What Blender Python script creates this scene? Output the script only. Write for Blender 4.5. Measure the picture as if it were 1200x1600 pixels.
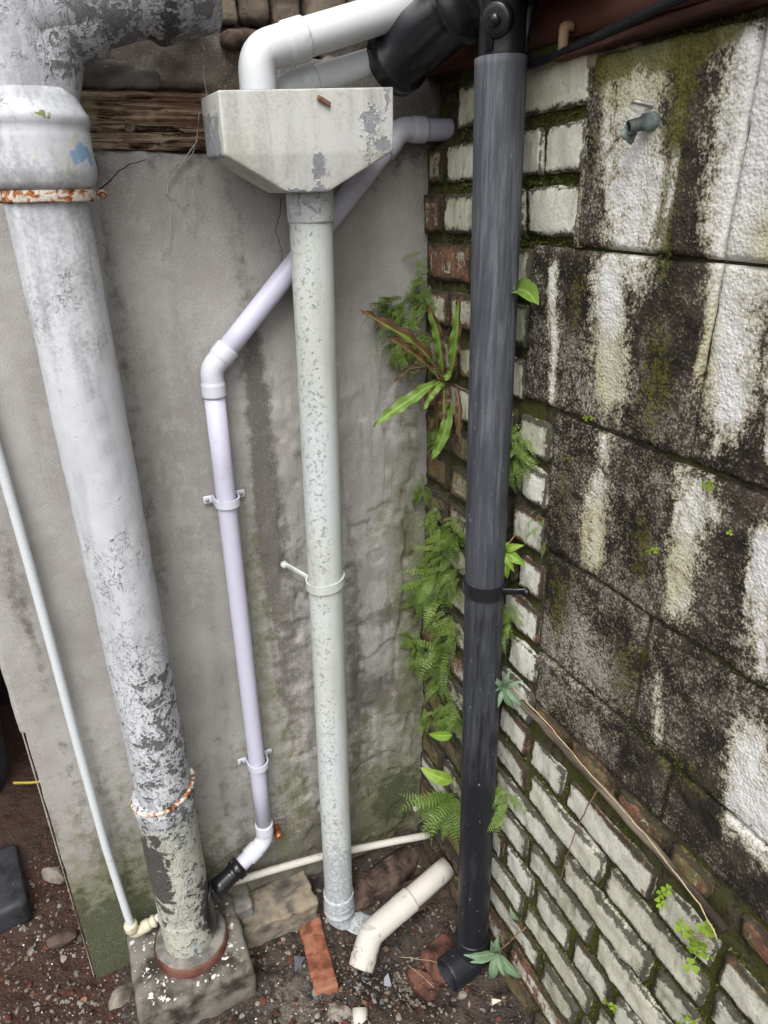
import bpy, bmesh, math, random
import numpy as np
from mathutils import Vector, Matrix

# ------------------------------------------------------------------ clear
for o in list(bpy.data.objects):
    bpy.data.objects.remove(o, do_unlink=True)
SC = bpy.context.scene
COL = SC.collection

# ------------------------------------------------------------------ camera
# world: x to the right along the rendered wall (y = 0), -y towards the camera,
# the brick and block wall is the plane x = 0, z = 0 is the soil in the corner
F_PX, PITCH, YAW, ROLL = 1105.0, math.radians(24.8), math.radians(25.5), math.radians(-0.9)
fw = Vector((math.sin(YAW) * math.cos(PITCH), math.cos(YAW) * math.cos(PITCH), -math.sin(PITCH)))
rt = Vector((math.cos(YAW), -math.sin(YAW), 0))
up = rt.cross(fw)
rt2 = rt * math.cos(ROLL) + up * math.sin(ROLL)
up2 = up * math.cos(ROLL) - rt * math.sin(ROLL)
cam_data = bpy.data.cameras.new("camera")
cam_data.sensor_fit = 'VERTICAL'
cam_data.sensor_height = 36.0
cam_data.lens = 36.0 * F_PX / 1600.0
cam_data.clip_start = 0.01
cam_data.clip_end = 500.0
cam = bpy.data.objects.new("camera", cam_data)
COL.objects.link(cam)
m = Matrix((rt2, up2, -fw)).transposed().to_4x4()
m.translation = Vector((-0.657, -1.191, 1.555))
cam.matrix_world = m
SC.camera = cam

# ------------------------------------------------------------------ sky, sun, exposure
SUN_EL, SUN_AZ = math.radians(56.0), math.radians(215.0)      # azimuth clockwise from +y: behind and left of the camera
world = bpy.data.worlds.new("World")
SC.world = world
world.use_nodes = True
wn = world.node_tree
wn.nodes.clear()
wo = wn.nodes.new('ShaderNodeOutputWorld')
wb = wn.nodes.new('ShaderNodeBackground')
ws = wn.nodes.new('ShaderNodeTexSky')
ws.sky_type = 'NISHITA'
ws.sun_disc = False
ws.sun_elevation = SUN_EL
ws.sun_rotation = SUN_AZ
ws.air_density = 1.0
ws.dust_density = 4.0
wh = wn.nodes.new('ShaderNodeHueSaturation')                   # overcast: grey cloud instead of blue sky
wh.inputs['Saturation'].default_value = 0.14
wn.links.new(ws.outputs[0], wh.inputs['Color'])
wn.links.new(wh.outputs[0], wb.inputs['Color'])
wb.inputs['Strength'].default_value = 0.15
wn.links.new(wb.outputs[0], wo.inputs['Surface'])

sun_d = bpy.data.lights.new("sun", 'SUN')
sun_d.energy = 1.2
sun_d.angle = math.radians(35.0)
sun_d.color = (1.0, 0.97, 0.93)
sun = bpy.data.objects.new("sun", sun_d)
COL.objects.link(sun)
sd = Vector((math.sin(SUN_AZ) * math.cos(SUN_EL), math.cos(SUN_AZ) * math.cos(SUN_EL), math.sin(SUN_EL)))
sun.rotation_euler = sd.to_track_quat('Z', 'Y').to_euler()

SC.view_settings.view_transform = 'Standard'
SC.view_settings.look = 'None'
SC.view_settings.exposure = 0.72
SC.view_settings.gamma = 1.0
SC.view_settings.use_curve_mapping = False
SC.render.engine = 'CYCLES'
SC.cycles.max_bounces = 4
SC.cycles.diffuse_bounces = 2
SC.cycles.glossy_bounces = 2

# ------------------------------------------------------------------ noise (numpy)
def _h(ix, iy, iz, seed):
    M = np.uint32
    with np.errstate(over='ignore'):
        n = ix.astype(M) * M(374761393) + iy.astype(M) * M(668265263) + iz.astype(M) * M(2147483647 - 1274126177) + M((seed * 1442695041) & 0xffffffff)
        n = (n ^ (n >> M(13))) * M(1274126177)
        n = (n ^ (n >> M(16))) * M(2246822519)
        n = n ^ (n >> M(15))
    return (n & M(0xffffff)).astype(np.float64) / float(0xffffff) * 2 - 1

def vnoise(p, seed=0):
    f = np.floor(p)
    i = f.astype(np.int64)
    t = p - f
    t = t * t * t * (t * (t * 6 - 15) + 10)
    x, y, z = i[..., 0], i[..., 1], i[..., 2]
    tx, ty, tz = t[..., 0], t[..., 1], t[..., 2]
    def L(a, b, k): return a + (b - a) * k
    c = [[[_h(x + a, y + b, z + d, seed) for d in (0, 1)] for b in (0, 1)] for a in (0, 1)]
    return L(L(L(c[0][0][0], c[1][0][0], tx), L(c[0][1][0], c[1][1][0], tx), ty),
             L(L(c[0][0][1], c[1][0][1], tx), L(c[0][1][1], c[1][1][1], tx), ty), tz)

def fbm(p, octv=4, seed=0, gain=0.5):
    p = np.asarray(p, float)
    s, a, tot = 0.0, 1.0, 0.0
    for k in range(octv):
        s = s + a * vnoise(p * (2.0 ** k) + 17.3 * k, seed + k)
        tot += a
        a *= gain
    return s / tot

def sstep(x, a, b):
    t = np.clip((x - a) / (b - a), 0, 1)
    return t * t * (3 - 2 * t)

def P3(u, v, w=0.0):
    u, v = np.broadcast_arrays(np.asarray(u, float), np.asarray(v, float))
    return np.stack([u, v, np.full(u.shape, w) if np.isscalar(w) else w], -1)

# ------------------------------------------------------------------ mesh helpers
def make_mesh(name, verts, faces, mat=None, smooth=True, attrs=None):
    me = bpy.data.meshes.new(name)
    verts = np.asarray(verts, dtype=np.float32)
    if isinstance(faces, np.ndarray):
        nf, k = faces.shape
        me.vertices.add(len(verts))
        me.vertices.foreach_set('co', verts.ravel())
        me.loops.add(nf * k)
        me.loops.foreach_set('vertex_index', faces.astype(np.int32).ravel())
        me.polygons.add(nf)
        me.polygons.foreach_set('loop_start', np.arange(0, nf * k, k, dtype=np.int32))
        me.polygons.foreach_set('loop_total', np.full(nf, k, dtype=np.int32))
        me.update(calc_edges=True)
        me.validate()
    else:
        me.from_pydata(verts.tolist(), [], faces)
        me.update()
    me.polygons.foreach_set('use_smooth', np.full(len(me.polygons), bool(smooth)))
    for k, v in (attrs or {}).items():
        a = me.attributes.new(k, 'FLOAT', 'POINT')
        a.data.foreach_set('value', np.asarray(v, dtype=np.float32).ravel())
    if mat:
        me.materials.append(mat)
    return me

def link(name, me, parent=None):
    o = bpy.data.objects.new(name, me)
    COL.objects.link(o)
    if parent:
        o.parent = parent
    return o

def obj(name, verts, faces, mat, parent=None, smooth=True, attrs=None):
    return link(name, make_mesh(name, verts, faces, mat, smooth, attrs), parent)

def empty(name, label, cat, group=None, loc=(0, 0, 0)):
    o = bpy.data.objects.new(name, None)
    o.empty_display_size = 0.02
    COL.objects.link(o)
    o.location = loc
    return tag(o, label, cat, group)

def tag(o, label, cat, group=None):
    o['label'] = label
    o['category'] = cat
    if group:
        o['group'] = group
    return o

def part(name, vf, mat, parent, smooth=True, attrs=None):
    """vf = (verts, faces) in world coordinates; parent is a thing (Empty) or one of its parts"""
    r = parent
    while r.parent:
        r = r.parent
    return obj(name, np.asarray(vf[0], float) - np.array(r.location), vf[1], mat, parent, smooth, attrs)

def panel(mapf, u0, u1, v0, v1, res, disp, depth, attrs=None):
    nu = max(2, int(round((u1 - u0) / res)) + 1)
    nv = max(2, int(round((v1 - v0) / res)) + 1)
    U, V = np.meshgrid(np.linspace(u0, u1, nu), np.linspace(v0, v1, nv))
    D = disp(U, V)
    A = {k: f(U, V).ravel() for k, f in (attrs or {}).items()}
    P = mapf(U, V, D).reshape(-1, 3)
    idx = np.arange(nu * nv).reshape(nv, nu)
    q = np.stack([idx[:-1, :-1], idx[:-1, 1:], idx[1:, 1:], idx[1:, :-1]], -1).reshape(-1, 4)
    ring = np.concatenate([idx[0, :], idx[1:, -1], idx[-1, -2::-1], idx[-2:0:-1, 0]])
    B = mapf(U.ravel()[ring], V.ravel()[ring], np.full(len(ring), -depth))
    n0 = len(P)
    j = np.arange(len(ring))
    j2 = np.roll(j, -1)
    sk = np.stack([ring[j2], ring[j], n0 + j, n0 + j2], -1)
    for k in A:
        A[k] = np.concatenate([A[k], A[k][ring]])
    return np.concatenate([P, B]), np.concatenate([q, sk]), A

map_right = lambda U, V, D: np.stack([-D, -U, V], -1)           # u = -y, d towards -x
map_back = lambda U, V, D: np.stack([U, -D, V], -1)             # u = x, d towards -y

def noisy_box(s, n, bevel=0.006, amp=0.002, freq=40.0, seed=0):
    pts, fcs, off = [], [], 0
    s = np.array(s, float)
    for ax in range(3):
        a, b = [(1, 2), (2, 0), (0, 1)][ax]
        for sg in (-1, 1):
            A, B = np.meshgrid(np.linspace(-.5, .5, n[a] + 1), np.linspace(-.5, .5, n[b] + 1))
            p = np.zeros(A.shape + (3,))
            p[..., a], p[..., b], p[..., ax] = A, B, .5 * sg
            idx = np.arange(A.size).reshape(A.shape) + off
            q = np.stack([idx[:-1, :-1], idx[:-1, 1:], idx[1:, 1:], idx[1:, :-1]], -1).reshape(-1, 4)
            if sg < 0:
                q = q[:, ::-1]
            pts.append(p.reshape(-1, 3)); fcs.append(q); off += A.size
    p = np.concatenate(pts) * s
    f = np.concatenate(fcs)
    u, inv = np.unique(np.round(p, 6), axis=0, return_inverse=True)
    inv = inv.reshape(-1)
    f = inv[f]
    inner = np.clip(u, -(s / 2 - bevel), s / 2 - bevel)
    d = u - inner
    l = np.linalg.norm(d, axis=1, keepdims=True)
    nrm = np.where(l > 1e-9, d / np.maximum(l, 1e-9), 0)
    v = inner + nrm * bevel
    nz = fbm(v * freq + seed * 7.7, 3, seed)[:, None] * amp + fbm(v * freq * .25 + seed * 3.1, 2, seed + 5)[:, None] * amp * 1.5
    v = v + nrm * nz
    near = (s / 2 - np.abs(u))
    srt = np.sort(near, axis=1)
    edge = 1 - sstep(srt[:, 1], 0, 0.016)
    return v, f, edge

def frames(path):
    P = np.asarray(path, float)
    T = np.gradient(P, axis=0)
    T /= np.linalg.norm(T, axis=1, keepdims=True)
    n = np.cross(T[0], [0.3, 0.9, 0.31]); n /= np.linalg.norm(n)
    N = []
    for t in T:
        n = n - t * (n @ t); n /= np.linalg.norm(n)
        N.append(n.copy())
    N = np.array(N)
    return P, T, N, np.cross(T, N)

def tube(path, r, seg=24, hollow0=False, hollow1=False, wall=0.86, flat=None):
    """swept tube; r scalar or one radius per point; hollow ends show a wall thickness and an inside"""
    P, T, N, B = frames(path)
    r = np.broadcast_to(np.asarray(r, float), (len(P),)).copy()
    if hollow1:
        P = np.concatenate([P, P[-1:], P[-1:] - T[-1:] * r[-1] * 3]); T = np.concatenate([T, T[-1:], T[-1:]])
        N = np.concatenate([N, N[-1:], N[-1:]]); B = np.concatenate([B, B[-1:], B[-1:]])
        r = np.concatenate([r, [r[-1] * wall, r[-1] * wall]])
    if hollow0:
        P = np.concatenate([P[:1] + T[:1] * r[0] * 3, P[:1], P]); T = np.concatenate([T[:1], T[:1], T])
        N = np.concatenate([N[:1], N[:1], N]); B = np.concatenate([B[:1], B[:1], B])
        r = np.concatenate([[r[0] * wall, r[0] * wall], r])
    a = np.linspace(0, 2 * np.pi, seg, endpoint=False)
    ca, sa = np.cos(a), np.sin(a)
    if flat:
        sa = sa * flat
    V = P[:, None, :] + r[:, None, None] * (ca[None, :, None] * N[:, None, :] + sa[None, :, None] * B[:, None, :])
    n = len(P)
    idx = np.arange(n * seg).reshape(n, seg)
    nx = np.roll(idx, -1, axis=1)
    q = np.stack([idx[:-1], nx[:-1], nx[1:], idx[1:]], -1).reshape(-1, 4)
    V = V.reshape(-1, 3)
    c0, c1 = len(V), len(V) + 1
    V = np.concatenate([V, P[:1], P[-1:]])
    t0 = np.stack([nx[0], idx[0], np.full(seg, c0), np.full(seg, c0)], -1)
    t1 = np.stack([idx[-1], nx[-1], np.full(seg, c1), np.full(seg, c1)], -1)
    F = [tuple(x) for x in q.tolist()] + [tuple(x[:3]) for x in t0.tolist()] + [tuple(x[:3]) for x in t1.tolist()]
    return V, F

def join(*parts):
    V, F, off = [], [], 0
    for v, f in parts:
        v = np.asarray(v, float)
        V.append(v)
        F += [tuple(int(i) + off for i in q) for q in (f.tolist() if isinstance(f, np.ndarray) else f)]
        off += len(v)
    return np.concatenate(V), F

def line(a, b, n=2):
    a, b = np.array(a, float), np.array(b, float)
    t = np.linspace(0, 1, n)[:, None]
    return a + (b - a) * t

def fillet(pts, rad, n=10):
    pts = [np.array(p, float) for p in pts]
    out = [pts[0]]
    for i in range(1, len(pts) - 1):
        a, b, c = pts[i - 1], pts[i], pts[i + 1]
        d0 = (a - b) / np.linalg.norm(a - b); d1 = (c - b) / np.linalg.norm(c - b)
        ang = math.acos(float(np.clip(d0 @ d1, -1, 1)))
        k = min(rad / math.tan(ang / 2), .45 * np.linalg.norm(a - b), .45 * np.linalg.norm(c - b))
        for t in np.linspace(0, 1, n):
            p, q = b + d0 * k, b + d1 * k
            out.append((1 - t) ** 2 * p + 2 * t * (1 - t) * b + t * t * q)
    out.append(pts[-1])
    return np.array(out)

def resample(path, step):
    P = np.asarray(path, float)
    s = np.concatenate([[0], np.cumsum(np.linalg.norm(np.diff(P, axis=0), axis=1))])
    n = max(2, int(s[-1] / step) + 1)
    t = np.linspace(0, s[-1], n)
    return np.stack([np.interp(t, s, P[:, k]) for k in range(3)], -1), t

def lathe_z(profile, c, seg=48, lean=(0, 0)):
    """profile: list of (z, r), around a vertical axis through c (x, y)"""
    pr = np.array(profile, float)
    path = np.stack([c[0] + lean[0] * (pr[:, 0] - pr[0, 0]), c[1] + lean[1] * (pr[:, 0] - pr[0, 0]), pr[:, 0]], -1)
    a = np.linspace(0, 2 * np.pi, seg, endpoint=False)
    V = np.stack([path[:, None, 0] + pr[:, None, 1] * np.cos(a), path[:, None, 1] + pr[:, None, 1] * np.sin(a), np.repeat(path[:, 2:3], seg, 1)], -1)
    n = len(pr)
    idx = np.arange(n * seg).reshape(n, seg); nx = np.roll(idx, -1, 1)
    q = np.stack([idx[:-1], nx[:-1], nx[1:], idx[1:]], -1).reshape(-1, 4)
    return V.reshape(-1, 3), [tuple(x) for x in q.tolist()] + [tuple(idx[0][::-1].tolist()), tuple(idx[-1].tolist())]

def rock(r, seed, sub=3, amp=.35, sq=(1, 1, 1), freq=1.6):
    bm = bmesh.new()
    bmesh.ops.create_icosphere(bm, subdivisions=sub, radius=1.0)
    v = np.array([x.co[:] for x in bm.verts]); f = [[y.index for y in x.verts] for x in bm.faces]
    bm.free()
    v = v * (1 + amp * fbm(v * freq + seed * 5.3, 3, seed) + .10 * fbm(v * freq * 5 + seed, 3, seed + 9))[:, None]
    # a few flat facets so that it reads as broken stone
    rg = np.random.default_rng(seed)
    for _ in range(11):
        d = rg.normal(size=3); d /= np.linalg.norm(d)
        h = v @ d; lim = .58 + .25 * rg.random()
        v = v - np.where(h > lim, h - lim, 0)[:, None] * d * .85
    return v * r * np.array(sq), f

def hexnut(c, ax, r, h):
    c = np.array(c, float); ax = np.array(ax, float); ax /= np.linalg.norm(ax)
    return tube([c, c + ax * h], r, 6)

# ------------------------------------------------------------------ material helpers
class Mat:
    def __init__(s, name):
        s.m = bpy.data.materials.new(name)
        s.m.use_nodes = True
        s.nt = s.m.node_tree
        s.nt.nodes.clear()
        s.out = s.nt.nodes.new('ShaderNodeOutputMaterial')
        s.b = s.nt.nodes.new('ShaderNodeBsdfPrincipled')
        s.nt.links.new(s.b.outputs[0], s.out.inputs['Surface'])
        s._pos = None
    def put(s, sock, v):
        if isinstance(v, bpy.types.NodeSocket):
            s.nt.links.new(v, sock)
        elif isinstance(v, (tuple, list)) and len(v) == 3 and sock.type == 'RGBA':
            sock.default_value = (*v, 1)
        else:
            sock.default_value = v
    def pos(s, sc=(1, 1, 1), off=(0, 0, 0)):
        if s._pos is None:
            s._pos = s.nt.nodes.new('ShaderNodeNewGeometry').outputs['Position']
        if sc == (1, 1, 1) and off == (0, 0, 0):
            return s._pos
        n = s.nt.nodes.new('ShaderNodeMapping')
        s.nt.links.new(s._pos, n.inputs['Vector'])
        n.inputs['Scale'].default_value = sc
        n.inputs['Location'].default_value = off
        return n.outputs[0]
    def noise(s, scale, detail=4, rough=.55, dist=0.0, vec=None):
        n = s.nt.nodes.new('ShaderNodeTexNoise')
        n.inputs['Scale'].default_value = scale
        n.inputs['Detail'].default_value = max(detail, 5) if scale < 150 else 3
        n.inputs['Roughness'].default_value = rough
        n.inputs['Distortion'].default_value = dist
        s.nt.links.new(vec or s.pos(), n.inputs['Vector'])
        return n.outputs[0]
    def voro(s, scale, feature='F1', vec=None, out='Distance', rnd=1.0):
        n = s.nt.nodes.new('ShaderNodeTexVoronoi')
        n.feature = feature
        n.inputs['Scale'].default_value = scale
        n.inputs['Randomness'].default_value = rnd
        s.nt.links.new(vec or s.pos(), n.inputs['Vector'])
        return n.outputs[out]
    def math(s, op, a, b=None, c=None, clamp=False):
        n = s.nt.nodes.new('ShaderNodeMath')
        n.operation = op
        n.use_clamp = clamp
        for i, v in enumerate((a, b, c)):
            if v is not None:
                s.put(n.inputs[i], v)
        return n.outputs[0]
    def add(s, *a):
        r = a[0]
        for x in a[1:]:
            r = s.math('ADD', r, x)
        return r
    def mul(s, a, b): return s.math('MULTIPLY', a, b)
    def ss(s, x, lo, hi, a=0.0, b=1.0):
        n = s.nt.nodes.new('ShaderNodeMapRange')
        n.interpolation_type = 'SMOOTHSTEP'
        s.put(n.inputs['Value'], x)
        n.inputs['From Min'].default_value = lo
        n.inputs['From Max'].default_value = hi
        n.inputs['To Min'].default_value = a
        n.inputs['To Max'].default_value = b
        return n.outputs[0]
    def mix(s, f, a, b, blend='MIX'):
        n = s.nt.nodes.new('ShaderNodeMix')
        n.data_type = 'RGBA'
        n.blend_type = blend
        ins = [i for i in n.inputs if i.enabled]
        s.put(n.inputs[0], f)
        s.put(n.inputs[6], a)
        s.put(n.inputs[7], b)
        return n.outputs[2]
    def attr(s, name):
        n = s.nt.nodes.new('ShaderNodeAttribute')
        n.attribute_name = name
        return n.outputs['Fac']
    def objcol(s):
        n = s.nt.nodes.new('ShaderNodeObjectInfo')
        q = s.nt.nodes.new('ShaderNodeSeparateColor')
        s.nt.links.new(n.outputs['Color'], q.inputs[0])
        return q.outputs[0], q.outputs[1], q.outputs[2], n.outputs['Random']
    def sep(s):
        n = s.nt.nodes.new('ShaderNodeSeparateXYZ')
        s.nt.links.new(s.pos(), n.inputs[0])
        return n.outputs
    def bump(s, h, dist, strength=1.0, normal=None):
        n = s.nt.nodes.new('ShaderNodeBump')
        n.inputs['Strength'].default_value = strength
        n.inputs['Distance'].default_value = dist
        s.put(n.inputs['Height'], h)
        if normal:
            s.nt.links.new(normal, n.inputs['Normal'])
        return n.outputs[0]
    def done(s, col, rough=.8, normal=None, spec=.3, metal=0.0, sub=None):
        s.put(s.b.inputs['Base Color'], col)
        s.put(s.b.inputs['Roughness'], rough)
        s.put(s.b.inputs['Specular IOR Level'], spec)
        s.put(s.b.inputs['Metallic'], metal)
        if normal:
            s.nt.links.new(normal, s.b.inputs['Normal'])
        return s.m

def mat_render():
    k = Mat('cement render')
    big = k.noise(5, 3, .6)
    mid = k.noise(34, 3, .68)
    fine = k.noise(430, 2, .75)
    streak = k.noise(16, 3, .6, .3, k.pos((1, 1, .12)))
    brush = k.noise(75, 3, .65, .3, k.pos((1, 1, .09)))
    rough, algae, damp, brown, pale = (k.attr(n) for n in ('rough', 'algae', 'damp', 'brown', 'pale'))
    c = k.mix(k.ss(big, .35, .65), (.310, .295, .272), (.425, .410, .385))
    c = k.mix(k.mul(k.ss(mid, .5, .72), .45), c, (.47, .455, .44))
    c = k.mix(k.mul(k.ss(streak, .5, .72), .40), c, (.215, .198, .180))
    c = k.mix(k.mul(k.mul(k.ss(brush, .50, .68), rough), .45), c, (.15, .142, .125))
    pl = k.add(pale, k.mul(k.add(mid, -.5), 1.6), k.mul(k.add(brush, -.5), 1.0))
    c = k.mix(k.mul(k.ss(pl, .3, .75), .55), c, (.45, .445, .42))
    d = k.add(damp, k.mul(k.add(mid, -.5), 1.5), k.mul(k.add(streak, -.5), 1.2))  # damp stains, plus the shade painted in at the top right
    c = k.mix(k.mul(k.ss(d, .18, .70), .78), c, (.088, .078, .068))
    al = k.add(algae, k.mul(k.add(mid, -.5), 1.5), k.mul(k.add(big, -.5), 1.4))
    c = k.mix(k.mul(k.ss(al, .25, .95), .72), c, (.135, .138, .058))
    c = k.mix(k.mul(k.ss(al, .85, 1.25), .80), c, (.040, .050, .018))
    c = k.mix(k.mul(k.ss(k.add(brown, k.mul(k.add(mid, -.5), .9)), .2, .8), .88), c, (.105, .082, .064))
    c = k.mix(k.mul(k.ss(fine, .54, .70), .42), c, (.12, .112, .104))
    c = k.mix(k.mul(k.ss(fine, .32, .46, 1, 0), .40), c, (.56, .54, .52))
    h = k.add(k.mul(fine, .9), k.mul(mid, .8), k.mul(k.mul(brush, rough), 1.2))
    return k.done(c, .92, k.bump(h, .0012, 1.0), .15)

def peel_mat(name, paint, paint2, under, under2, fl=26.0, extra=None, dirt=.5, chalk=0.0, gloss=.6, cracks=.8):
    """old paint flaking off metal; 'peel' on the mesh says how much is gone"""
    k = Mat(name)
    peel = k.attr('peel')
    n1 = k.noise(fl, 6, .62, .6)
    n2 = k.noise(fl * 4.2, 4, .6, .3)
    n3 = k.noise(4.5, 4, .6)
    st = k.noise(30, 4, .6, .2, k.pos((1, 1, .12)))
    msk = k.add(k.mul(n1, .75), k.mul(n2, .35), k.mul(peel, .55))
    bare = k.ss(msk, .80, .825)
    rim = k.math('SUBTRACT', k.ss(msk, .745, .80), bare, clamp=True)
    vc = k.math('ABSOLUTE', k.add(k.noise(95, 3, .6, .8, k.pos((1, 1, .6))), -.5))
    crack = k.mul(k.ss(vc, .003, .018, 1, 0), k.ss(k.add(k.mul(n1, .7), k.mul(n3, .8), k.mul(peel, 1.3)), .92, 1.06))
    mould = k.ss(k.add(k.mul(n3, .9), k.mul(st, .6), k.mul(n2, .45), k.attr('grime')), .90, 1.14)
    pc = k.mix(k.ss(n3, .3, .7), paint, paint2)
    pc = k.mix(k.mul(k.ss(st, .45, .75), dirt), pc, tuple(x * .62 for x in paint))
    pc = k.mix(k.mul(k.ss(k.noise(160, 3, .6), .60, .72), .35), pc, tuple(x * .5 for x in paint))
    if extra:
        for nm, colr, sc in extra:
            if nm == 'cream':
                pc = k.mix(k.mul(k.ss(k.add(k.attr(nm), k.mul(k.add(k.noise(sc, 3, .6, .4), -.5), 1.5)), .35, .6), .92), pc, colr)
    pc = k.mix(k.mul(rim, .45), pc, tuple(min(1, x * 1.16) for x in paint))
    uc = k.mix(k.ss(n2, .35, .65), under, under2)
    if chalk:
        uc = k.mix(k.mul(k.ss(k.noise(130, 4, .7, .4, k.pos((1, 1, .3))), .48, .58), chalk), uc, paint)
    c = k.mix(bare, pc, uc)
    c = k.mix(k.mul(crack, cracks), c, tuple(x * .30 for x in paint))
    c = k.mix(k.mul(mould, dirt * .8), c, tuple(x * .34 for x in paint))
    if extra:
        for nm, colr, sc in [e_ for e_ in extra if e_[0] != 'cream']:
            c = k.mix(k.mul(k.ss(k.add(k.attr(nm), k.mul(k.add(k.noise(sc, 4, .6, .4), -.5), 1.5)), .45, .56), .92), c, colr)
    h = k.add(k.mul(bare, -1.0), k.mul(rim, .45), k.mul(crack, -.6 * cracks), k.mul(n2, .25), k.mul(k.noise(200, 3, .6), .12))
    return k.done(c, k.mix(bare, (gloss,) * 3, (.8,) * 3), k.bump(h, .0013, 1.0), .35)

def mat_pvc(name, col, dirt=(.25, .2, .15), amount=.2, rough=.38, scr=.0):
    k = Mat(name)
    st = k.noise(10, 5, .65, .3, k.pos((1, 1, .35)))
    sp = k.noise(240, 3, .6)
    gr = k.noise(45, 4, .65, .5)
    c = k.mix(k.mul(k.ss(st, .4, .75), amount), col, tuple(x * .8 for x in col))
    c = k.mix(k.mul(k.ss(k.add(gr, k.mul(k.add(st, -.5), .5)), .60, .75), amount * 1.6), c, dirt)
    c = k.mix(k.mul(k.ss(sp, .68, .74), amount * 2.0), c, dirt)
    h = k.add(k.mul(k.noise(120, 3, .5), .4), k.mul(gr, .5))
    return k.done(c, k.ss(st, .3, .8, rough, rough + .2), k.bump(h, .0004, .5), .45)

def mat_blackpipe():
    k = Mat('weathered black plastic')
    s1 = k.noise(60, 3, .7, .4, k.pos((1, 1, .07)))
    s2 = k.noise(230, 3, .7, .2, k.pos((1, 1, .05)))
    b = k.noise(6, 4, .6)
    ch = k.attr('chalk')
    z = k.add(k.mul(s1, .7), k.mul(s2, .5), k.mul(k.add(b, -.5), .4), k.mul(k.add(ch, -.5), .34), -.12)
    c = k.mix(k.ss(z, .28, .62), (.012, .013, .017), (.052, .057, .068))
    c = k.mix(k.mul(k.ss(z, .58, .78), .38), c, (.20, .21, .23))
    sp = k.noise(150, 3, .6, .2, k.pos((1, 1, .5)))
    c = k.mix(k.mul(k.ss(sp, .69, .73), .6), c, (.36, .37, .38))
    c = k.mix(k.mul(k.ss(k.noise(40, 3, .6, 0, k.pos((1, 1, .6), (3, 1, 7))), .77, .785), .9), c, (.62, .62, .60))
    gm = k.add(k.attr('dirt'), k.mul(k.add(s2, -.5), 1.2))
    c = k.mix(k.mul(k.ss(gm, .5, .9), .45), c, (.07, .07, .058))
    return k.done(c, k.ss(z, .3, .7, .42, .68), k.bump(k.add(s2, k.mul(sp, .5)), .0004, .6), .4)

def mat_brick_painted():
    k = Mat('painted brick')
    pa, mo, to, rnd = k.objcol()
    edge = k.attr('edge')
    wide = k.noise(12, 3, .6)
    n1 = k.noise(46, 3, .7, .4)
    n2 = k.noise(210, 3, .65)
    st = k.noise(60, 3, .65, .4, k.pos((1, 1, .22)))
    msk = k.add(k.mul(n1, .55), k.mul(st, .45), k.mul(n2, .30), k.mul(pa, .50), k.mul(edge, -.30))
    pm = k.ss(msk, .70, .80)
    cream = k.mix(k.ss(wide, .38, .62), (.47, .455, .325), (.62, .61, .50))
    cream = k.mix(k.mul(to, .75), cream, (.63, .635, .60))
    cream = k.mix(k.mul(k.ss(st, .50, .72), .55), cream, (.31, .29, .22))
    cream = k.mix(k.mul(k.ss(n2, .56, .68), .45), cream, (.24, .23, .18))
    br = k.mix(k.ss(n1, .35, .65), (.185, .080, .055), (.085, .048, .036))
    br = k.mix(k.mul(k.ss(n2, .5, .65), .5), br, (.27, .19, .15))
    c = k.mix(pm, br, cream)
    gz = k.add(k.mul(wide, 1.1), k.mul(st, .5), k.mul(mo, .50), k.mul(edge, .12))
    c = k.mix(k.mul(k.ss(gz, .93, 1.22), .55), c, (.170, .168, .060))
    mz = k.add(k.mul(edge, .55), k.mul(n1, 1.0), k.mul(n2, .6), k.mul(mo, .38), k.mul(wide, .4))
    c = k.mix(k.mul(k.ss(mz, 1.34, 1.56), .90), c, (.034, .031, .022))
    dk = k.add(mo, k.mul(k.add(n1, -.5), 1.4), k.mul(k.add(n2, -.5), .8))
    c = k.mix(k.mul(k.ss(dk, .62, .92), .92), c, k.mix(k.ss(n2, .45, .6), (.026, .022, .019), (.085, .072, .056)))
    h = k.add(k.mul(pm, .35), k.mul(n1, 1.2), k.mul(n2, .7))
    return k.done(c, .9, k.bump(h, .0016, 1.0), .18)

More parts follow.
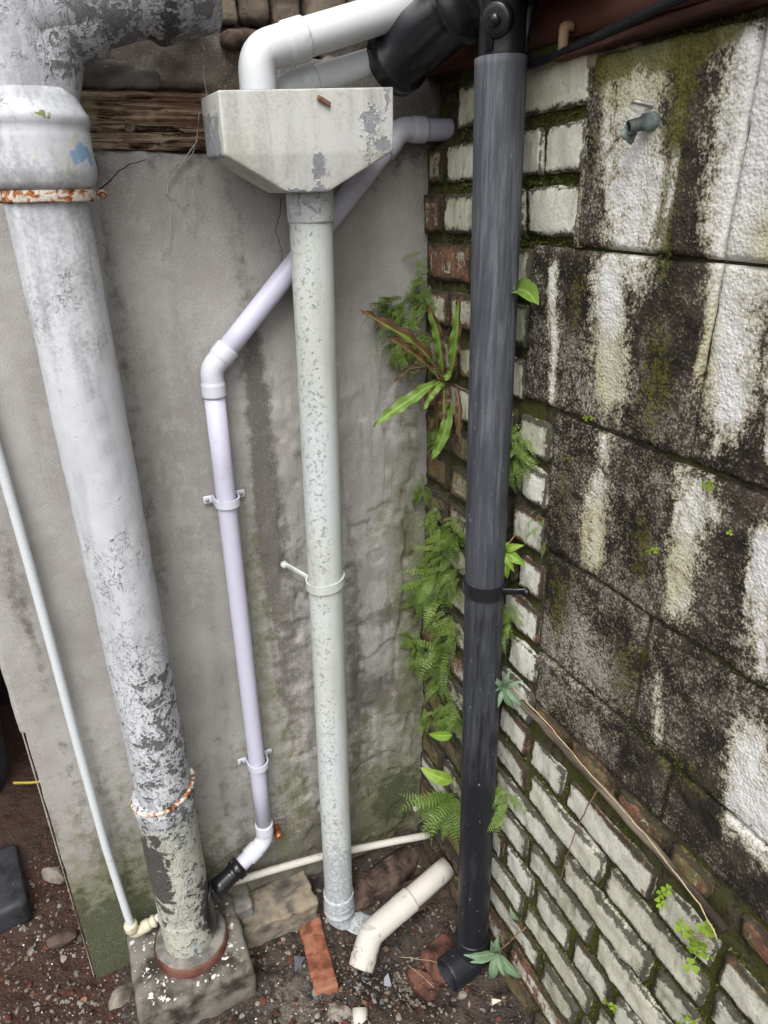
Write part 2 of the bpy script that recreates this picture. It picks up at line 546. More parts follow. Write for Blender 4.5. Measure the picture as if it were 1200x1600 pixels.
def mat_block():
    k = Mat('lichen blackened block')
    paint, moss, algae, spk = (k.attr(n) for n in ('paint', 'moss', 'algae', 'speck'))
    n0 = k.noise(15, 3, .62)
    n1 = k.noise(75, 3, .7, .4)
    n2 = k.noise(290, 3, .7)
    v = k.voro(240)
    st = k.noise(26, 3, .65, .4, k.pos((1, 1, .2)))
    dark = k.mix(k.ss(n0, .38, .62), (.022, .019, .017), (.064, .050, .038))
    sp = k.add(k.mul(spk, .55), -.035, k.mul(n1, .9), k.mul(n2, 1.1), k.mul(v, -.35), k.mul(k.add(n0, -.5), .6))
    c = k.mix(k.ss(sp, 1.02, 1.16), dark, k.mix(k.ss(n0, .42, .58), (.120, .098, .074), (.150, .136, .115)))
    c = k.mix(k.mul(k.ss(sp, 1.18, 1.36), .85), c, (.36, .34, .29))
    pm = k.add(paint, k.mul(k.add(n1, -.5), 1.5), k.mul(k.add(n2, -.5), 1.3), k.mul(k.add(st, -.5), 1.5), k.mul(v, -.12))
    pc = k.mix(k.ss(pm, .5, 1.1), (.46, .425, .31), (.70, .70, .68))
    pc = k.mix(k.mul(k.ss(algae, .2, .8), .6), pc, (.40, .375, .19))
    pc = k.mix(k.mul(k.ss(n2, .57, .69), .40), pc, (.26, .25, .21))
    c = k.mix(k.ss(pm, .28, .80), c, pc)
    mm = k.add(moss, k.mul(k.add(n1, -.5), 2.0), k.mul(k.add(n2, -.5), 1.2))
    c = k.mix(k.mul(k.ss(mm, .45, .80), .85), c, k.mix(n2, (.040, .045, .008), (.135, .128, .024)))
    h = k.add(k.mul(n1, 1.0), k.mul(n2, .9), k.mul(v, -.8))
    return k.done(c, .92, k.bump(h, .0015, 1.0), .12)

def mat_mortar():
    k = Mat('mossy mortar')
    n0 = k.noise(10, 4, .6)
    n1 = k.noise(70, 5, .65, .3)
    n2 = k.noise(300, 3, .6)
    c = k.mix(k.ss(n1, .35, .65), (.035, .028, .020), (.115, .095, .075))
    m = k.add(k.attr('moss'), k.mul(k.add(n0, -.5), 1.2), k.mul(k.add(n1, -.5), .8))
    c = k.mix(k.mul(k.ss(m, .35, .7), .9), c, k.mix(n2, (.030, .040, .008), (.090, .100, .018)))
    return k.done(c, .95, k.bump(k.add(n1, k.mul(n2, .6)), .004, 1.0), .1)

def mat_simple(name, stops, scale=20, rough=.85, bump=.002, detail=5, spec=.25, speck=None, vec=(1, 1, 1), metal=0.0, rgh=.6, dist=.3):
    k = Mat(name)
    n = k.noise(scale, detail, rgh, dist, k.pos(vec))
    n2 = k.noise(scale * 5, 3, .6)
    c = stops[0]
    lo = .34
    for i, s in enumerate(stops[1:]):
        c = k.mix(k.ss(n, lo + .09 * i, lo + .16 + .09 * i), c, s)
    if speck:
        c = k.mix(k.mul(k.ss(k.noise(speck[1], 2, .5), speck[2], speck[2] + .03), .9), c, speck[0])
    return k.done(c, rough, k.bump(k.add(n, k.mul(n2, .4)), bump, .9), spec, metal)

def mat_soil():
    k = Mat('damp red soil')
    n0 = k.noise(6, 4, .6)
    n1 = k.noise(32, 6, .68, .4)
    n2 = k.noise(150, 4, .65)
    red, pale = k.attr('red'), k.attr('pale')
    c = k.mix(k.ss(n1, .32, .66), (.016, .012, .010), (.075, .056, .044))
    c = k.mix(k.mul(k.ss(k.add(red, k.mul(k.add(n0, -.5), 1.4), k.mul(k.add(n1, -.5), .8)), .35, .85), .8), c, k.mix(n2, (.018, .008, .006), (.085, .032, .021)))
    c = k.mix(k.mul(k.ss(k.add(pale, k.mul(k.add(n1, -.5), 1.2)), .4, .9), .8), c, k.mix(n2, (.11, .092, .074), (.22, .19, .16)))
    c = k.mix(k.mul(k.ss(k.noise(330, 2, .5), .70, .73), .8), c, (.42, .40, .36))
    c = k.mix(k.mul(k.ss(k.noise(95, 3, .6), .72, .76), .7), c, (.20, .20, .21))
    h = k.add(k.mul(n1, 1.0), k.mul(n2, .7), k.mul(k.voro(140), -.4))
    return k.done(c, k.ss(n1, .3, .7, .55, .95), k.bump(h, .006, 1.0), .35)

def mat_timber():
    k = Mat('rotten timber')
    g = k.noise(14, 3, .75, .9, k.pos((.35, 1, 4.5)))
    g2 = k.noise(80, 3, .75, .5, k.pos((.13, 1, 3.8)))
    n = k.noise(14, 3, .6)
    c = k.mix(k.ss(g, .40, .50), (.022, .014, .010), (.23, .14, .088))
    c = k.mix(k.mul(k.ss(g2, .50, .60), .85), c, (.48, .38, .27))
    c = k.mix(k.mul(k.ss(k.add(n, k.mul(g, .5)), .72, .86), .85), c, (.50, .42, .28))
    c = k.mix(k.mul(k.ss(k.add(n, k.mul(g2, .3)), .52, .62, 1, 0), .5), c, (.20, .085, .048))
    return k.done(c, .9, k.bump(k.add(g, k.mul(g2, .8)), .005, 1.0), .2)

def mat_rust():
    k = Mat('rusty flaking strap')
    n1 = k.noise(75, 5, .65, .5)
    n2 = k.noise(260, 3, .6)
    c = k.mix(k.ss(n1, .48, .54), (.56, .52, .46), (.34, .13, .045))
    c = k.mix(k.ss(n1, .57, .63), c, (.055, .022, .014))
    return k.done(c, .85, k.bump(k.add(k.mul(n1, -1.0), k.mul(n2, .4)), .002, 1.0), .2)

def mat_leaf(name, a, b, spot=None, vein=False, trans=.25):
    k = Mat(name)
    r = k.objcol()[3]
    n = k.noise(70, 3, .6)
    c = k.mix(r, a, b)
    c = k.mix(k.mul(k.ss(n, .4, .7), .5), c, tuple(x * .65 for x in a))
    if spot:
        c = k.mix(k.mul(k.ss(k.add(k.attr('brown'), k.mul(k.add(k.noise(55, 4, .6, .4), -.5), 1.3)), .45, .62), .95), c, spot)
    if vein:
        c = k.mix(k.mul(k.ss(k.attr('rib'), .0, .16, 1, 0), .45), c, tuple(min(1, x * 2.0 + .03) for x in b))
    k.done(c, .5, k.bump(n, .0008, .5), .4)
    t = k.nt.nodes.new('ShaderNodeBsdfTranslucent')
    k.put(t.inputs['Color'], c)
    mx = k.nt.nodes.new('ShaderNodeMixShader')
    mx.inputs[0].default_value = trans
    k.nt.links.new(k.b.outputs[0], mx.inputs[1])
    k.nt.links.new(t.outputs[0], mx.inputs[2])
    k.nt.links.new(mx.outputs[0], k.out.inputs['Surface'])
    return k.m

M = {}
M['render'] = mat_render()
M['soil_paint'] = peel_mat('flaking white paint on iron', (.52, .535, .565), (.60, .61, .635), (.185, .182, .175), (.100, .099, .100), 40,
                           extra=[('blue', (.20, .34, .50), 40), ('black', (.046, .043, .042), 60), ('cream', (.47, .475, .39), 20), ('green', (.14, .17, .03), 60)], dirt=.62)
M['grey_paint'] = peel_mat('worn pale paint on grey downpipe', (.55, .59, .60), (.58, .61, .55), (.40, .43, .46), (.48, .51, .53), 120, dirt=.25, chalk=.6, gloss=.5, cracks=.0)
M['hopper_paint'] = peel_mat('worn cream paint on zinc hopper', (.57, .58, .57), (.57, .56, .48), (.24, .25, .27), (.31, .32, .34), 44, dirt=.45, gloss=.5, cracks=.12)
M['lavender'] = mat_pvc('lavender white plastic', (.575, .57, .69), (.3, .28, .3), .16, .36)
M['lavender2'] = mat_pvc('white plastic fitting', (.62, .63, .70), (.3, .28, .3), .08, .32)
M['white_pvc'] = mat_pvc('aged white plastic', (.66, .68, .70), (.22, .17, .12), .20, .36)
M['cream_pvc'] = mat_pvc('dirty cream plastic', (.55, .52, .47), (.12, .08, .06), .40, .55)
M['overflow'] = mat_pvc('pale blue white plastic', (.60, .635, .65), (.3, .28, .25), .15, .42)
M['ivory'] = mat_pvc('ivory plastic fitting', (.57, .52, .38), (.2, .16, .1), .30, .42)
M['black_pipe'] = mat_blackpipe()
M['black_gloss'] = mat_simple('black glossy plastic', [(.008, .008, .010), (.014, .015, .018)], 14, .26, .0006, spec=.5)
M['brick'] = mat_brick_painted()
M['block'] = mat_block()
M['mortar'] = mat_mortar()
M['soil'] = mat_soil()
M['timber'] = mat_timber()
M['rust'] = mat_rust()
M['concrete'] = mat_simple('dirty concrete', [(.035, .030, .024), (.105, .094, .078), (.185, .172, .150)], 16, .92, .004, speck=((.50, .50, .45), 70, .70))
M['ledge'] = mat_simple('sandy mortar ledge', [(.07, .062, .052), (.15, .135, .112), (.26, .215, .155)], 14, .92, .003)
M['terracotta'] = mat_simple('dirty red clay collar', [(.05, .022, .016), (.12, .042, .030), (.16, .075, .055)], 18, .8, .002)
M['mortar_grey'] = mat_simple('grey mortar', [(.10, .095, .085), (.17, .16, .145), (.24, .225, .205)], 22, .92, .003, speck=((.55, .55, .50), 80, .72))
M['red_brick'] = mat_simple('orange red brick', [(.13, .050, .030), (.255, .090, .048), (.30, .135, .085)], 28, .9, .0025, speck=((.05, .04, .03), 75, .66))
M['red_crumb'] = mat_simple('dark red crumbs', [(.020, .010, .008), (.055, .024, .018), (.11, .045, .03)], 40, .9, .002)
M['red_rock'] = mat_simple('red brown stone', [(.028, .016, .013), (.075, .034, .026), (.135, .060, .042)], 22, .9, .006, speck=((.20, .17, .14), 110, .66))
M['dark_rock'] = mat_simple('dark crumbly stone', [(.016, .012, .010), (.052, .034, .028), (.10, .070, .056)], 18, .9, .006)
M['grey_rock'] = mat_simple('grey rubble', [(.075, .062, .050), (.15, .128, .104), (.25, .225, .19)], 20, .9, .004)
M['rubble'] = mat_simple('mixed pale crumbs', [(.03, .022, .018), (.09, .07, .055), (.24, .215, .185)], 60, .9, .003)
M['flake'] = mat_simple('white paint flakes', [(.40, .40, .38), (.62, .62, .58)], 30, .7, .001)
M['slate'] = mat_simple('blue grey slate', [(.055, .062, .075), (.095, .105, .12)], 20, .6, .001)
M['slate_pale'] = mat_simple('pale slate', [(.22, .235, .27), (.32, .33, .36)], 20, .6, .001)
M['pottery'] = mat_simple('pale pottery shard', [(.16, .08, .055), (.50, .36, .28), (.62, .52, .44)], 16, .7, .002)
M['wood_pale'] = mat_simple('weathered batten', [(.035, .026, .018), (.10, .078, .058), (.20, .165, .125)], 40, .9, .003, vec=(1, .10, 1))
M['fascia'] = mat_simple('dark red painted timber', [(.040, .013, .010), (.085, .026, .018), (.10, .040, .030)], 9, .6, .002, vec=(1, .15, 1))
M['red_wood'] = mat_simple('faded red timber strip', [(.030, .013, .010), (.075, .030, .022), (.15, .085, .06)], 20, .8, .003, vec=(1, .15, 1))
M['cable'] = mat_simple('black cable', [(.006, .006, .007), (.016, .016, .018)], 30, .5, .0005)
M['stone'] = mat_simple('sooty brown stone', [(.045, .034, .026), (.105, .082, .062), (.165, .135, .102)], 15, .92, .006)
M['copper'] = mat_simple('copper cap', [(.28, .085, .038), (.40, .16, .08)], 40, .4, .0006, metal=.75)
M['metal'] = mat_simple('grey screw metal', [(.18, .17, .16), (.36, .35, .33)], 60, .45, .0006, metal=.6)
M['verdigris'] = mat_simple('green grey metal', [(.055, .062, .060), (.12, .15, .14), (.22, .28, .26)], 35, .6, .001, metal=.2)
M['plastic_dark'] = mat_simple('dark grey dusty plastic', [(.022, .023, .026), (.042, .044, .050)], 12, .5, .001, speck=((.22, .22, .22), 120, .70))
M['brick_dark'] = mat_simple('dark brown brickwork', [(.016, .013, .012), (.036, .028, .024)], 20, .95, .004)  # very dark brown brick colour
M['yellow'] = mat_simple('yellow painted stick', [(.42, .30, .02), (.55, .42, .05)], 30, .6, .001)
M['tan'] = mat_simple('tan wooden clip', [(.20, .12, .06), (.34, .23, .13)], 40, .7, .001)
M['crack'] = mat_simple('painted crack shade', [(.014, .012, .011), (.03, .026, .022)], 60, .95, .001)
M['root'] = mat_simple('dry pale rootlets', [(.24, .21, .17), (.42, .39, .34)], 60, .9, .0003)
M['twig'] = mat_simple('dry red brown twig', [(.10, .05, .03), (.22, .12, .08)], 60, .9, .0006)
M['straw'] = mat_simple('dry straw stem', [(.28, .22, .12), (.44, .36, .22)], 50, .7, .0004)
M['moss'] = mat_leaf('green moss', (.045, .060, .010), (.115, .125, .022), trans=.15)
M['spleen'] = mat_leaf('spleenwort green', (.095, .170, .024), (.195, .275, .050), trans=.3)
M['fern_light'] = mat_leaf('young fern green', (.13, .22, .040), (.19, .28, .060), trans=.3)
M['hart'] = mat_leaf('harts tongue green', (.105, .200, .025), (.185, .290, .055), spot=(.120, .055, .034), vein=True)
M['weed'] = mat_leaf('bright weed green', (.19, .33, .030), (.27, .40, .060), vein=True, trans=.3)
M['sage'] = mat_leaf('sage green leaf', (.135, .215, .125), (.19, .28, .16), vein=True, trans=.2)
M['clover'] = mat_leaf('lime green leaflets', (.24, .38, .030), (.32, .46, .060), trans=.35)
M['dead'] = mat_leaf('dead fern brown', (.055, .030, .020), (.11, .062, .040), trans=.15)

# ------------------------------------------------------------------ ground
def ground_z(x, y):
    x = np.asarray(x, float); y = np.asarray(y, float)
    z = -.045 + 0 * x
    z = z - .075 * np.exp(-(((x + .20) / .13) ** 2 + ((y + .20) / .13) ** 2))        # wash-out below the spouts
    z = z - .05 * np.exp(-(((x + .16) / .05) ** 2 + ((y + .33) / .05) ** 2))
    z = z + .05 * np.exp(-(((x + .05) / .12) ** 2 + ((y - .0) / .07) ** 2))
    z = z + .03 * sstep(x, -.80, -1.0)
    z = z + .05 * sstep(y, .1, .5) * sstep(-x, .8, .9)
    p = P3(x, y)
    z = z + .012 * fbm(p * 9, 4, 3) + .007 * fbm(p * 40, 3, 4) * sstep(np.hypot(x + .4, y + .3), 2.0, .6)
    return z

def build_ground():
    # one sheet: fine where the camera looks, widening to the horizon
    def axis(c0, c1, step, far):
        a = np.arange(c0, c1 + step / 2, step)
        g, d = [], step
        x = c1
        while x < far:
            d *= 1.35; x += d; g.append(x)
        h, d, x = [], step, c0
        while x > -far:
            d *= 1.35; x -= d; h.append(x)
        return np.concatenate([h[::-1], a, g])
    X, Y = np.meshgrid(axis(-1.2, .15, .005, 60), axis(-.7, .75, .005, 60))
    Z = ground_z(X, Y)
    n = X.shape
    idx = np.arange(X.size).reshape(n)
    q = np.stack([idx[:-1, :-1], idx[:-1, 1:], idx[1:, 1:], idx[1:, :-1]], -1).reshape(-1, 4)
    red = sstep(-X, .74, .80) * .8 + .45 * np.exp(-(((X + .08) / .16) ** 2 + ((Y + .05) / .2) ** 2)) + .4 * np.exp(-(((X + .06) / .1) ** 2 + ((Y + .42) / .12) ** 2))
    pale = .75 * np.exp(-(((X + .44) / .11) ** 2 + ((Y + .26) / .12) ** 2)) + .25 * np.exp(-(((X + .20) / .08) ** 2 + ((Y + .30) / .05) ** 2)) + .25 * sstep(-Y, .30, .45)
    o = obj('ground', np.stack([X, Y, Z], -1).reshape(-1, 3), q, M['soil'], None, True, {'red': red, 'pale': pale})
    o['kind'] = 'structure'
build_ground()

# ------------------------------------------------------------------ rendered back wall
def gz(X, Z, cx, cz, sx, sz): return np.exp(-(((X - cx) / sx) ** 2 + ((Z - cz) / sz) ** 2))

def back_rough(X, Z):
    w = .03 * fbm(P3(X * 6, Z * 3), 3, 21)
    return sstep(X + w, -.36, -.29) * sstep(Z + w, 1.35, 1.10) * sstep(X, .01, -.03)

def back_disp(X, Z):
    r = back_rough(X, Z)
    d = .0035 * fbm(P3(X * 5, Z * 4), 3, 1) + .0006 * fbm(P3(X * 60, Z * 60), 3, 2)
    big = fbm(P3(X * 11, Z * 7), 4, 9)
    d = d + r * (.0050 * np.abs(big) + .0016 * fbm(P3(X * 50, Z * 38), 4, 5) - .002)
    # broken trowel ridges and lifted skins of render in the rough part
    t = fbm(P3(X * 8, Z * 5), 3, 12)
    d = d + r * .0035 * sstep(t, .02, .07) - r * .003 * sstep(fbm(P3(X * 14, Z * 10), 3, 31), .25, .33)
    # vertical seam right of the waste pipe
    seam = -.365 + .012 * fbm(P3(Z * 3, Z * 0 + 2), 2, 8)
    d = d + .004 * sstep(X, seam - .004, seam + .004) * sstep(Z, .25, .45) * sstep(Z, 1.35, 1.1)
    # the skin of render stops at the rotten lintel; the masonry above is set back
    top = np.where(X < -.27, 1.603, 1.735) + .010 * fbm(P3(X * 22, Z * 0), 3, 6)
    k = sstep(Z, top - .003, top + .003)
    d = d - k * (.030 + .012 * fbm(P3(X * 22, Z * 22), 4, 15))
    d = d + .014 * np.exp(-(((X + .49) / .07) ** 2 + ((Z - 1.70) / .022) ** 2)) * k + .012 * np.exp(-(((X + .40) / .035) ** 2 + ((Z - 1.692) / .010) ** 2)) * k
    d = d - .003 * sstep(fbm(P3(X * 26, Z * 18), 3, 44), .3, .5) * r
    # eroded foot
    d = d - .016 * sstep(Z, .10, -.02) * (0.5 + fbm(P3(X * 20, Z * 20), 3, 7)) * sstep(X, -.55, -.45)
    return d

def back_algae(X, Z):
    a = .95 * sstep(Z, .46, .02) * sstep(X, -.50, -.68) + .45 * sstep(Z, 1.0, .2)
    a = a + .62 * gz(X, Z, -.372, .85, .030, .40) + .72 * gz(X, Z, -.03, .8, .055, .5) + .35 * gz(X, Z, -.02, 1.45, .03, .2)
    a = a + .95 * gz(X, Z, -.08, .12, .09, .14) + .35 * gz(X, Z, -.33, .25, .03, .2) + .35 * gz(X, Z, -.10, .90, .07, .10)
    return a - .25 * sstep(Z, 1.2, 1.5)

def back_damp_shade(X, Z):
    d = .85 * gz(X, Z, -.335, 1.12, .024, .28) + .50 * gz(X, Z, -.30, .70, .05, .45) + .30 * sstep(Z, .75, .1) + .55 * sstep(Z, .28, .03) * sstep(X, -.62, -.48)
    d = d + .55 * gz(X, Z, -.17, .70, .03, .35) + .75 * gz(X, Z, -.12, .50, .06, .05) + .75 * gz(X, Z, -.04, .45, .035, .07) + .62 * gz(X, Z, -.08, .70, .06, .035) + .6 * gz(X, Z, -.035, .88, .02, .06)
    d = d + .35 * gz(X, Z, -.05, 1.27, .06, .10) + .35 * sstep(Z, 1.50, 1.62) + .35 * gz(X, Z, -.77, .9, .015, .5)
    d = d + .75 * sstep(Z, 1.66, 1.72) * sstep(X, -.28, -.2) + .5 * gz(X, Z, -.05, 1.65, .1, .06) + .25 * gz(X, Z, -.54, 1.2, .02, .5)  # top right darkening paints the shade of the black pipe fittings
    return d

def back_pale(X, Z):
    return .55 * gz(X, Z, -.49, 1.05, .05, .35) + .45 * gz(X, Z, -.10, .85, .05, .06) + .5 * gz(X, Z, -.10, .58, .05, .05) + .35 * gz(X, Z, -.15, 1.15, .04, .15) + .3 * gz(X, Z, -.5, 1.4, .08, .1) + .5 * gz(X, Z, -.30, 1.05, .02, .12)

def back_brown(X, Z):
    return sstep(Z, np.where(X < -.27, 1.610, 1.735), np.where(X < -.27, 1.64, 1.76)) * (.9 - .45 * gz(X, Z, -.5, 1.70, .09, .03))

rw = empty('rendered_wall', 'grey cement rendered wall behind the pipes, rough and mossy near the corner', 'wall')
v, f, A = panel(map_back, -.822, .06, -.16, 2.05, .0042, back_disp, .10,
                dict(rough=back_rough, algae=back_algae, damp=back_damp_shade, brown=back_brown, pale=back_pale))
# the thin skin at the free end is ragged: a small step about half way up
e = (v[:, 0] < -.8215) & (v[:, 1] < .05)
v[e, 0] += np.where(v[e, 2] > .66, -.006, .002) + .0015 * fbm(np.stack([v[e, 2] * 30, v[e, 2] * 0, v[e, 2] * 0], -1), 3, 3)
part('render_skin', (v, f), M['render'], rw, True, A)
edge = noisy_box((.0016, .006, .95), (1, 2, 90), .0006, .0006, 30, 4)
part('edge_bead', (edge[0] + np.array([-.8245, .004, .43]), edge[1]), M['root'], rw)

for pts, w in [([(-.542, 1.552), (-.535, 1.556), (-.518, 1.568), (-.505, 1.580), (-.487, 1.589), (-.478, 1.590), (-.466, 1.594)], .0010),
               ([(-.263, 1.538), (-.267, 1.515), (-.276, 1.491), (-.270, 1.47), (-.268, 1.451), (-.276, 1.42)], .0006)]:
    p = np.array([(x, 0, z) for x, z in pts])
    p, _ = resample(p, .004)
    p = p + .0012 * np.stack([fbm(p * 160, 2, 3), 0 * p[:, 0], fbm(p * 160, 2, 8)], -1)
    dd = back_disp(p[:, 0], p[:, 2])
    p[:, 1] = -dd - .0001
    part('crack', tube(p, np.linspace(w, w * .5, len(p)), 6, flat=.9), M['crack'], rw)  # thin dark line on the surface paints the shade inside the crack

# rough stones and bricks standing out of the top of the wall
for i, (x0, x1, z0, z1) in enumerate([(-.335, -.303, 1.768, 1.835), (-.300, -.262, 1.774, 1.84), (-.257, -.208, 1.765, 1.85), (-.200, -.135, 1.776, 1.84),
                                      (-.128, -.05, 1.785, 1.85), (-.330, -.245, 1.742, 1.764), (-.415, -.35, 1.81, 1.87), (-.238, -.175, 1.738, 1.757)]):
    v, f, _ = noisy_box((x1 - x0, .05, z1 - z0), (9, 4, 8), .009, .005, 38, 60 + i)
    part('stone', (v + np.array([(x0 + x1) / 2, .030, (z0 + z1) / 2]), f), M['stone' if i != 5 else 'dark_rock'], rw)
for i, (x, z, w, h) in enumerate([(-.505, 1.700, .085, .030), (-.455, 1.695, .05, .022), (-.535, 1.705, .04, .035), (-.400, 1.690, .075, .016)]):
    v, f, _ = noisy_box((w, .045, h), (9, 4, 6), .008, .004, 45, 80 + i)
    part('mortar_lump', (v + np.array([x, .022, z]), f), M['mortar_grey' if i < 3 else 'stone'], rw)

# ------------------------------------------------------------------ brick and block wall
bw = empty('brick_and_block_wall', 'mossy side wall of whitewashed bricks with blackened concrete blocks above', 'wall')

def zslope(z, u):                                    # courses dip a little towards the viewer low down, rise higher up
    k = np.interp(z, [.2, .7, 1.1, 1.5], [.05, .05, .0, -.035])
    return z - k * u

TOPS = [1.690, 1.612, 1.538, 1.460, 1.383, 1.305, 1.225, 1.148, 1.075, .995, .915, .835, .755, .672, .592, .512, .432, .350, .268, .187, .105, .025, -.055]
def mort_disp(U, V): return -.0068 + .0035 * fbm(P3(U * 30, V * 30), 4, 61) - .02 * sstep(U, .10, .06) * sstep(V, 1.61, 1.63)
def mort_moss(U, V): return .52 + .35 * sstep(V, .75, .2) * sstep(U, .2, .5) + .25 * gz(U, V, .38, 1.5, .15, .15) - .4 * sstep(V, 1.0, .6) * sstep(U, .25, .1)
v, f, A = panel(map_right, -.10, 1.25, -.16, 2.00, .009, mort_disp, .10, dict(moss=mort_moss))
part('mortar', (v, f), M['mortar'], bw, True, A)

# brick blanks, shared by all bricks
BR = {}
for kind, L in (('s', .200), ('h', .096)):
    BR[kind] = []
    for i in range(7):
        v, f, e = noisy_box((.085, L, .062), (5, 22 if kind == 's' else 11, 8), .0030, .0028, 85, 100 + i + (50 if kind == 'h' else 0))
        # chipped arrises
        c = fbm(v * 70 + i * 3.3, 2, 7 + i)
        v = v * (1 - .06 * (sstep(c, .1, .5) * e)[:, None] * np.array([.10, .5, 1.6]))
        BR[kind].append(make_mesh('brick', v, f, M['brick'], True, {'edge': e}))
rg = random.Random(5)
BRICKS = []
def lay(u0, u1, top, h, paint, moss=.3, tone=None, proud=0.0):
    L = u1 - u0
    kind = 's' if L > .14 else 'h'
    me = rg.choice(BR[kind])
    o = link('brick', me, bw)
    uc = (u0 + u1) / 2
    zc = zslope(top, uc) - h / 2
    o.location = (.0425 - .001 - proud + rg.uniform(-.0035, .0025), -uc, zc)
    s = L / (.200 if kind == 's' else .096)
    k = np.interp(top, [.2, .7, 1.1, 1.5], [.05, .05, .0, -.035])
    flip = rg.choice((0, math.pi)) if True else 0
    o.rotation_euler = (math.atan(k) + rg.uniform(-.012, .012), rg.uniform(-.012, .012), rg.uniform(-.015, .015))
    o.scale = (1, s, h / .062)
    if flip:
        o.scale = (1, -s, h / .062)
    o.color = (paint, moss, rg.random() * .8 if tone is None else tone, 1)
    BRICKS.append(o)
    return o

# perpends measured for each course: u runs from the corner towards the viewer
LAY = {
    1.690: [(.100, .255), (.262, .412)],
    1.612: [(.006, .056), (.064, .168), (.178, .262), (.272, .322), (.332, .412)],
    1.538: [(.006, .058), (.068, .170), (.180, .290), (.300, .412)],
    1.460: [(.010, .152), (.164, .262), (.272, .318)],
    1.383: [(.006, .084), (.096, .196), (.206, .264), (.276, .318)],
    1.305: [(.008, .110), (.122, .222), (.232, .270), (.280, .318)],
    1.225: [(.006, .086), (.098, .198), (.210, .305), (.316, .392)],
    1.148: [(.012, .082), (.094, .200), (.212, .322), (.332, .397)],
    1.075: [(.008, .100), (.112, .300), (.316, .404)],
    .995: [(.009, .094), (.106, .200), (.212, .330), (.342, .404)],
    .915: [(.007, .090), (.102, .292), (.304, .406)],
    .835: [(.007, .088), (.100, .200), (.212, .318), (.330, .410)],
    .755: [(.007, .110), (.122, .300), (.312, .408)],
    .672: [(.007, .100), (.112, .300), (.312, .402), (.414, .505), (.516, .716), (.730, .826), (.838, 1.03), (1.04, 1.2)],
    .592: [(.007, .200), (.212, .410), (.421, .619), (.632, .828), (.840, .95), (.962, 1.16)],
    .512: [(.007, .100), (.112, .302), (.314, .521), (.534, .738), (.750, .95), (.962, 1.06)],
    .432: [(.007, .200), (.212, .330), (.342, .429), (.441, .616), (.631, .835), (.847, 1.05)],
    .350: [(.007, .100), (.112, .302), (.314, .356), (.368, .457), (.469, .566), (.581, .675), (.689, .885), (.897, 1.0)],
    .268: [(.007, .200), (.212, .431), (.443, .640), (.654, .852), (.864, .96)],
    .187: [(.007, .100), (.112, .302), (.314, .500), (.512, .612), (.624, .82)],
    .105: [(.007, .200), (.212, .402), (.414, .600), (.612, .81)],
    .025: [(.007, .100), (.112, .302), (.314, .50), (.512, .70)],
    -.055: [(.007, .200), (.212, .402), (.414, .6)],
}
for i, t in enumerate(TOPS):
    nxt = TOPS[i + 1] if i + 1 < len(TOPS) else t - .08
    h = t - nxt - .0155
    for (a, b) in LAY[t]:
        u = (a + b) / 2
        p = .95 + rg.uniform(-.15, .25)
        mo = .30 + rg.uniform(-.15, .25)
        tone = None
        if u < .07: p -= .85                              # bare red bricks in the corner
        if t < 1.46 and u < .22: p -= rg.choice((.1, .3, .6, .75))
        if 1.3 < t < 1.5 and u < .2: p = rg.choice((.1, .35))
        if t < 1.2 and u < .3: mo += .25
        if t < 1.2 and .3 < u < .42: p = rg.choice((.55, .95, 1.0)); tone = .9
        if .70 < t < .84 and u > .41: p = rg.choice((-.1, .2, .1)); mo = .75
        if t < .12: p -= .75; mo += .15
        elif t < .22 and u < .5: p -= .6
        elif t < .30 and u > .3: p -= .15; mo += .2
        if t == .672 and .83 < u < 1.05: p = -.2
        if t > 1.5 and u > .2: mo = .05; p = 1.25
        if .25 < t < .68 and u > .4: p = max(p, 1.0) if rg.random() > .14 else .62; mo = min(mo, .46)
        lay(a, b, t, h, p, mo, tone, .006 if t < .1 else 0)

# concrete blocks above the batten
PAINT = [(.491, 1.665, .516, 1.474, .046, 1.0), (.453, 1.650, .480, 1.523, .020, .75), (.542, 1.569, .541, 1.476, .012, .8), (.655, 1.668, .668, 1.477, .052, 1.1),
         (.72, 1.68, .76, 1.475, .06, 1.0), (.562, 1.581, .562, 1.491, .006, .9), (.379, 1.444, .395, 1.263, .013, .9), (.491, 1.442, .506, 1.318, .034, 1.05),
         (.655, 1.450, .680, 1.330, .032, 1.15), (.720, 1.391, .740, 1.301, .011, .8), (.673, 1.289, .672, 1.273, .010, .8), (.506, 1.240, .508, 1.223, .022, .8),
         (.503, 1.181, .515, 1.070, .026, .85), (.661, 1.222, .673, 1.075, .025, .95), (.765, 1.198, .787, 1.055, .018, 1.05), (.640, 1.236, .690, 1.208, .014, .65),
         (.664, .955, .678, .866, .013, .6), (.800, .960, .820, .848, .034, 1.1), (.84, .97, .86, .85, .03, 1.0), (.84, 1.42, .87, 1.3, .04, 1.0), (.90, 1.2, .93, 1.07, .05, 1.0), (.95, 1.44, 1.0, 1.29, .07, 1.0), (.9, 1.67, .93, 1.49, .06, 1.0), (1.0, .98, 1.03, .86, .05, 1.0)]
def capsule(U, V, soft=1.0):
    best = np.full(U.shape, -1.0)
    for (u0, z0, u1, z1, hw, amp) in PAINT:
        t = np.clip(((U - u0) * (u1 - u0) + (V - z0) * (z1 - z0)) / ((u1 - u0) ** 2 + (z1 - z0) ** 2 + 1e-9), 0, 1)
        d = np.hypot(U - (u0 + t * (u1 - u0)), (V - (z0 + t * (z1 - z0))) * .8)
        best = np.maximum(best, amp * (1.25 - d / hw * .75))
    return best
def blk_paint(U, V):
    w = .012 * fbm(P3(U * 18, V * 7), 4, 71)
    return np.clip(capsule(U + w, V + .5 * w), -.2, 1.35)
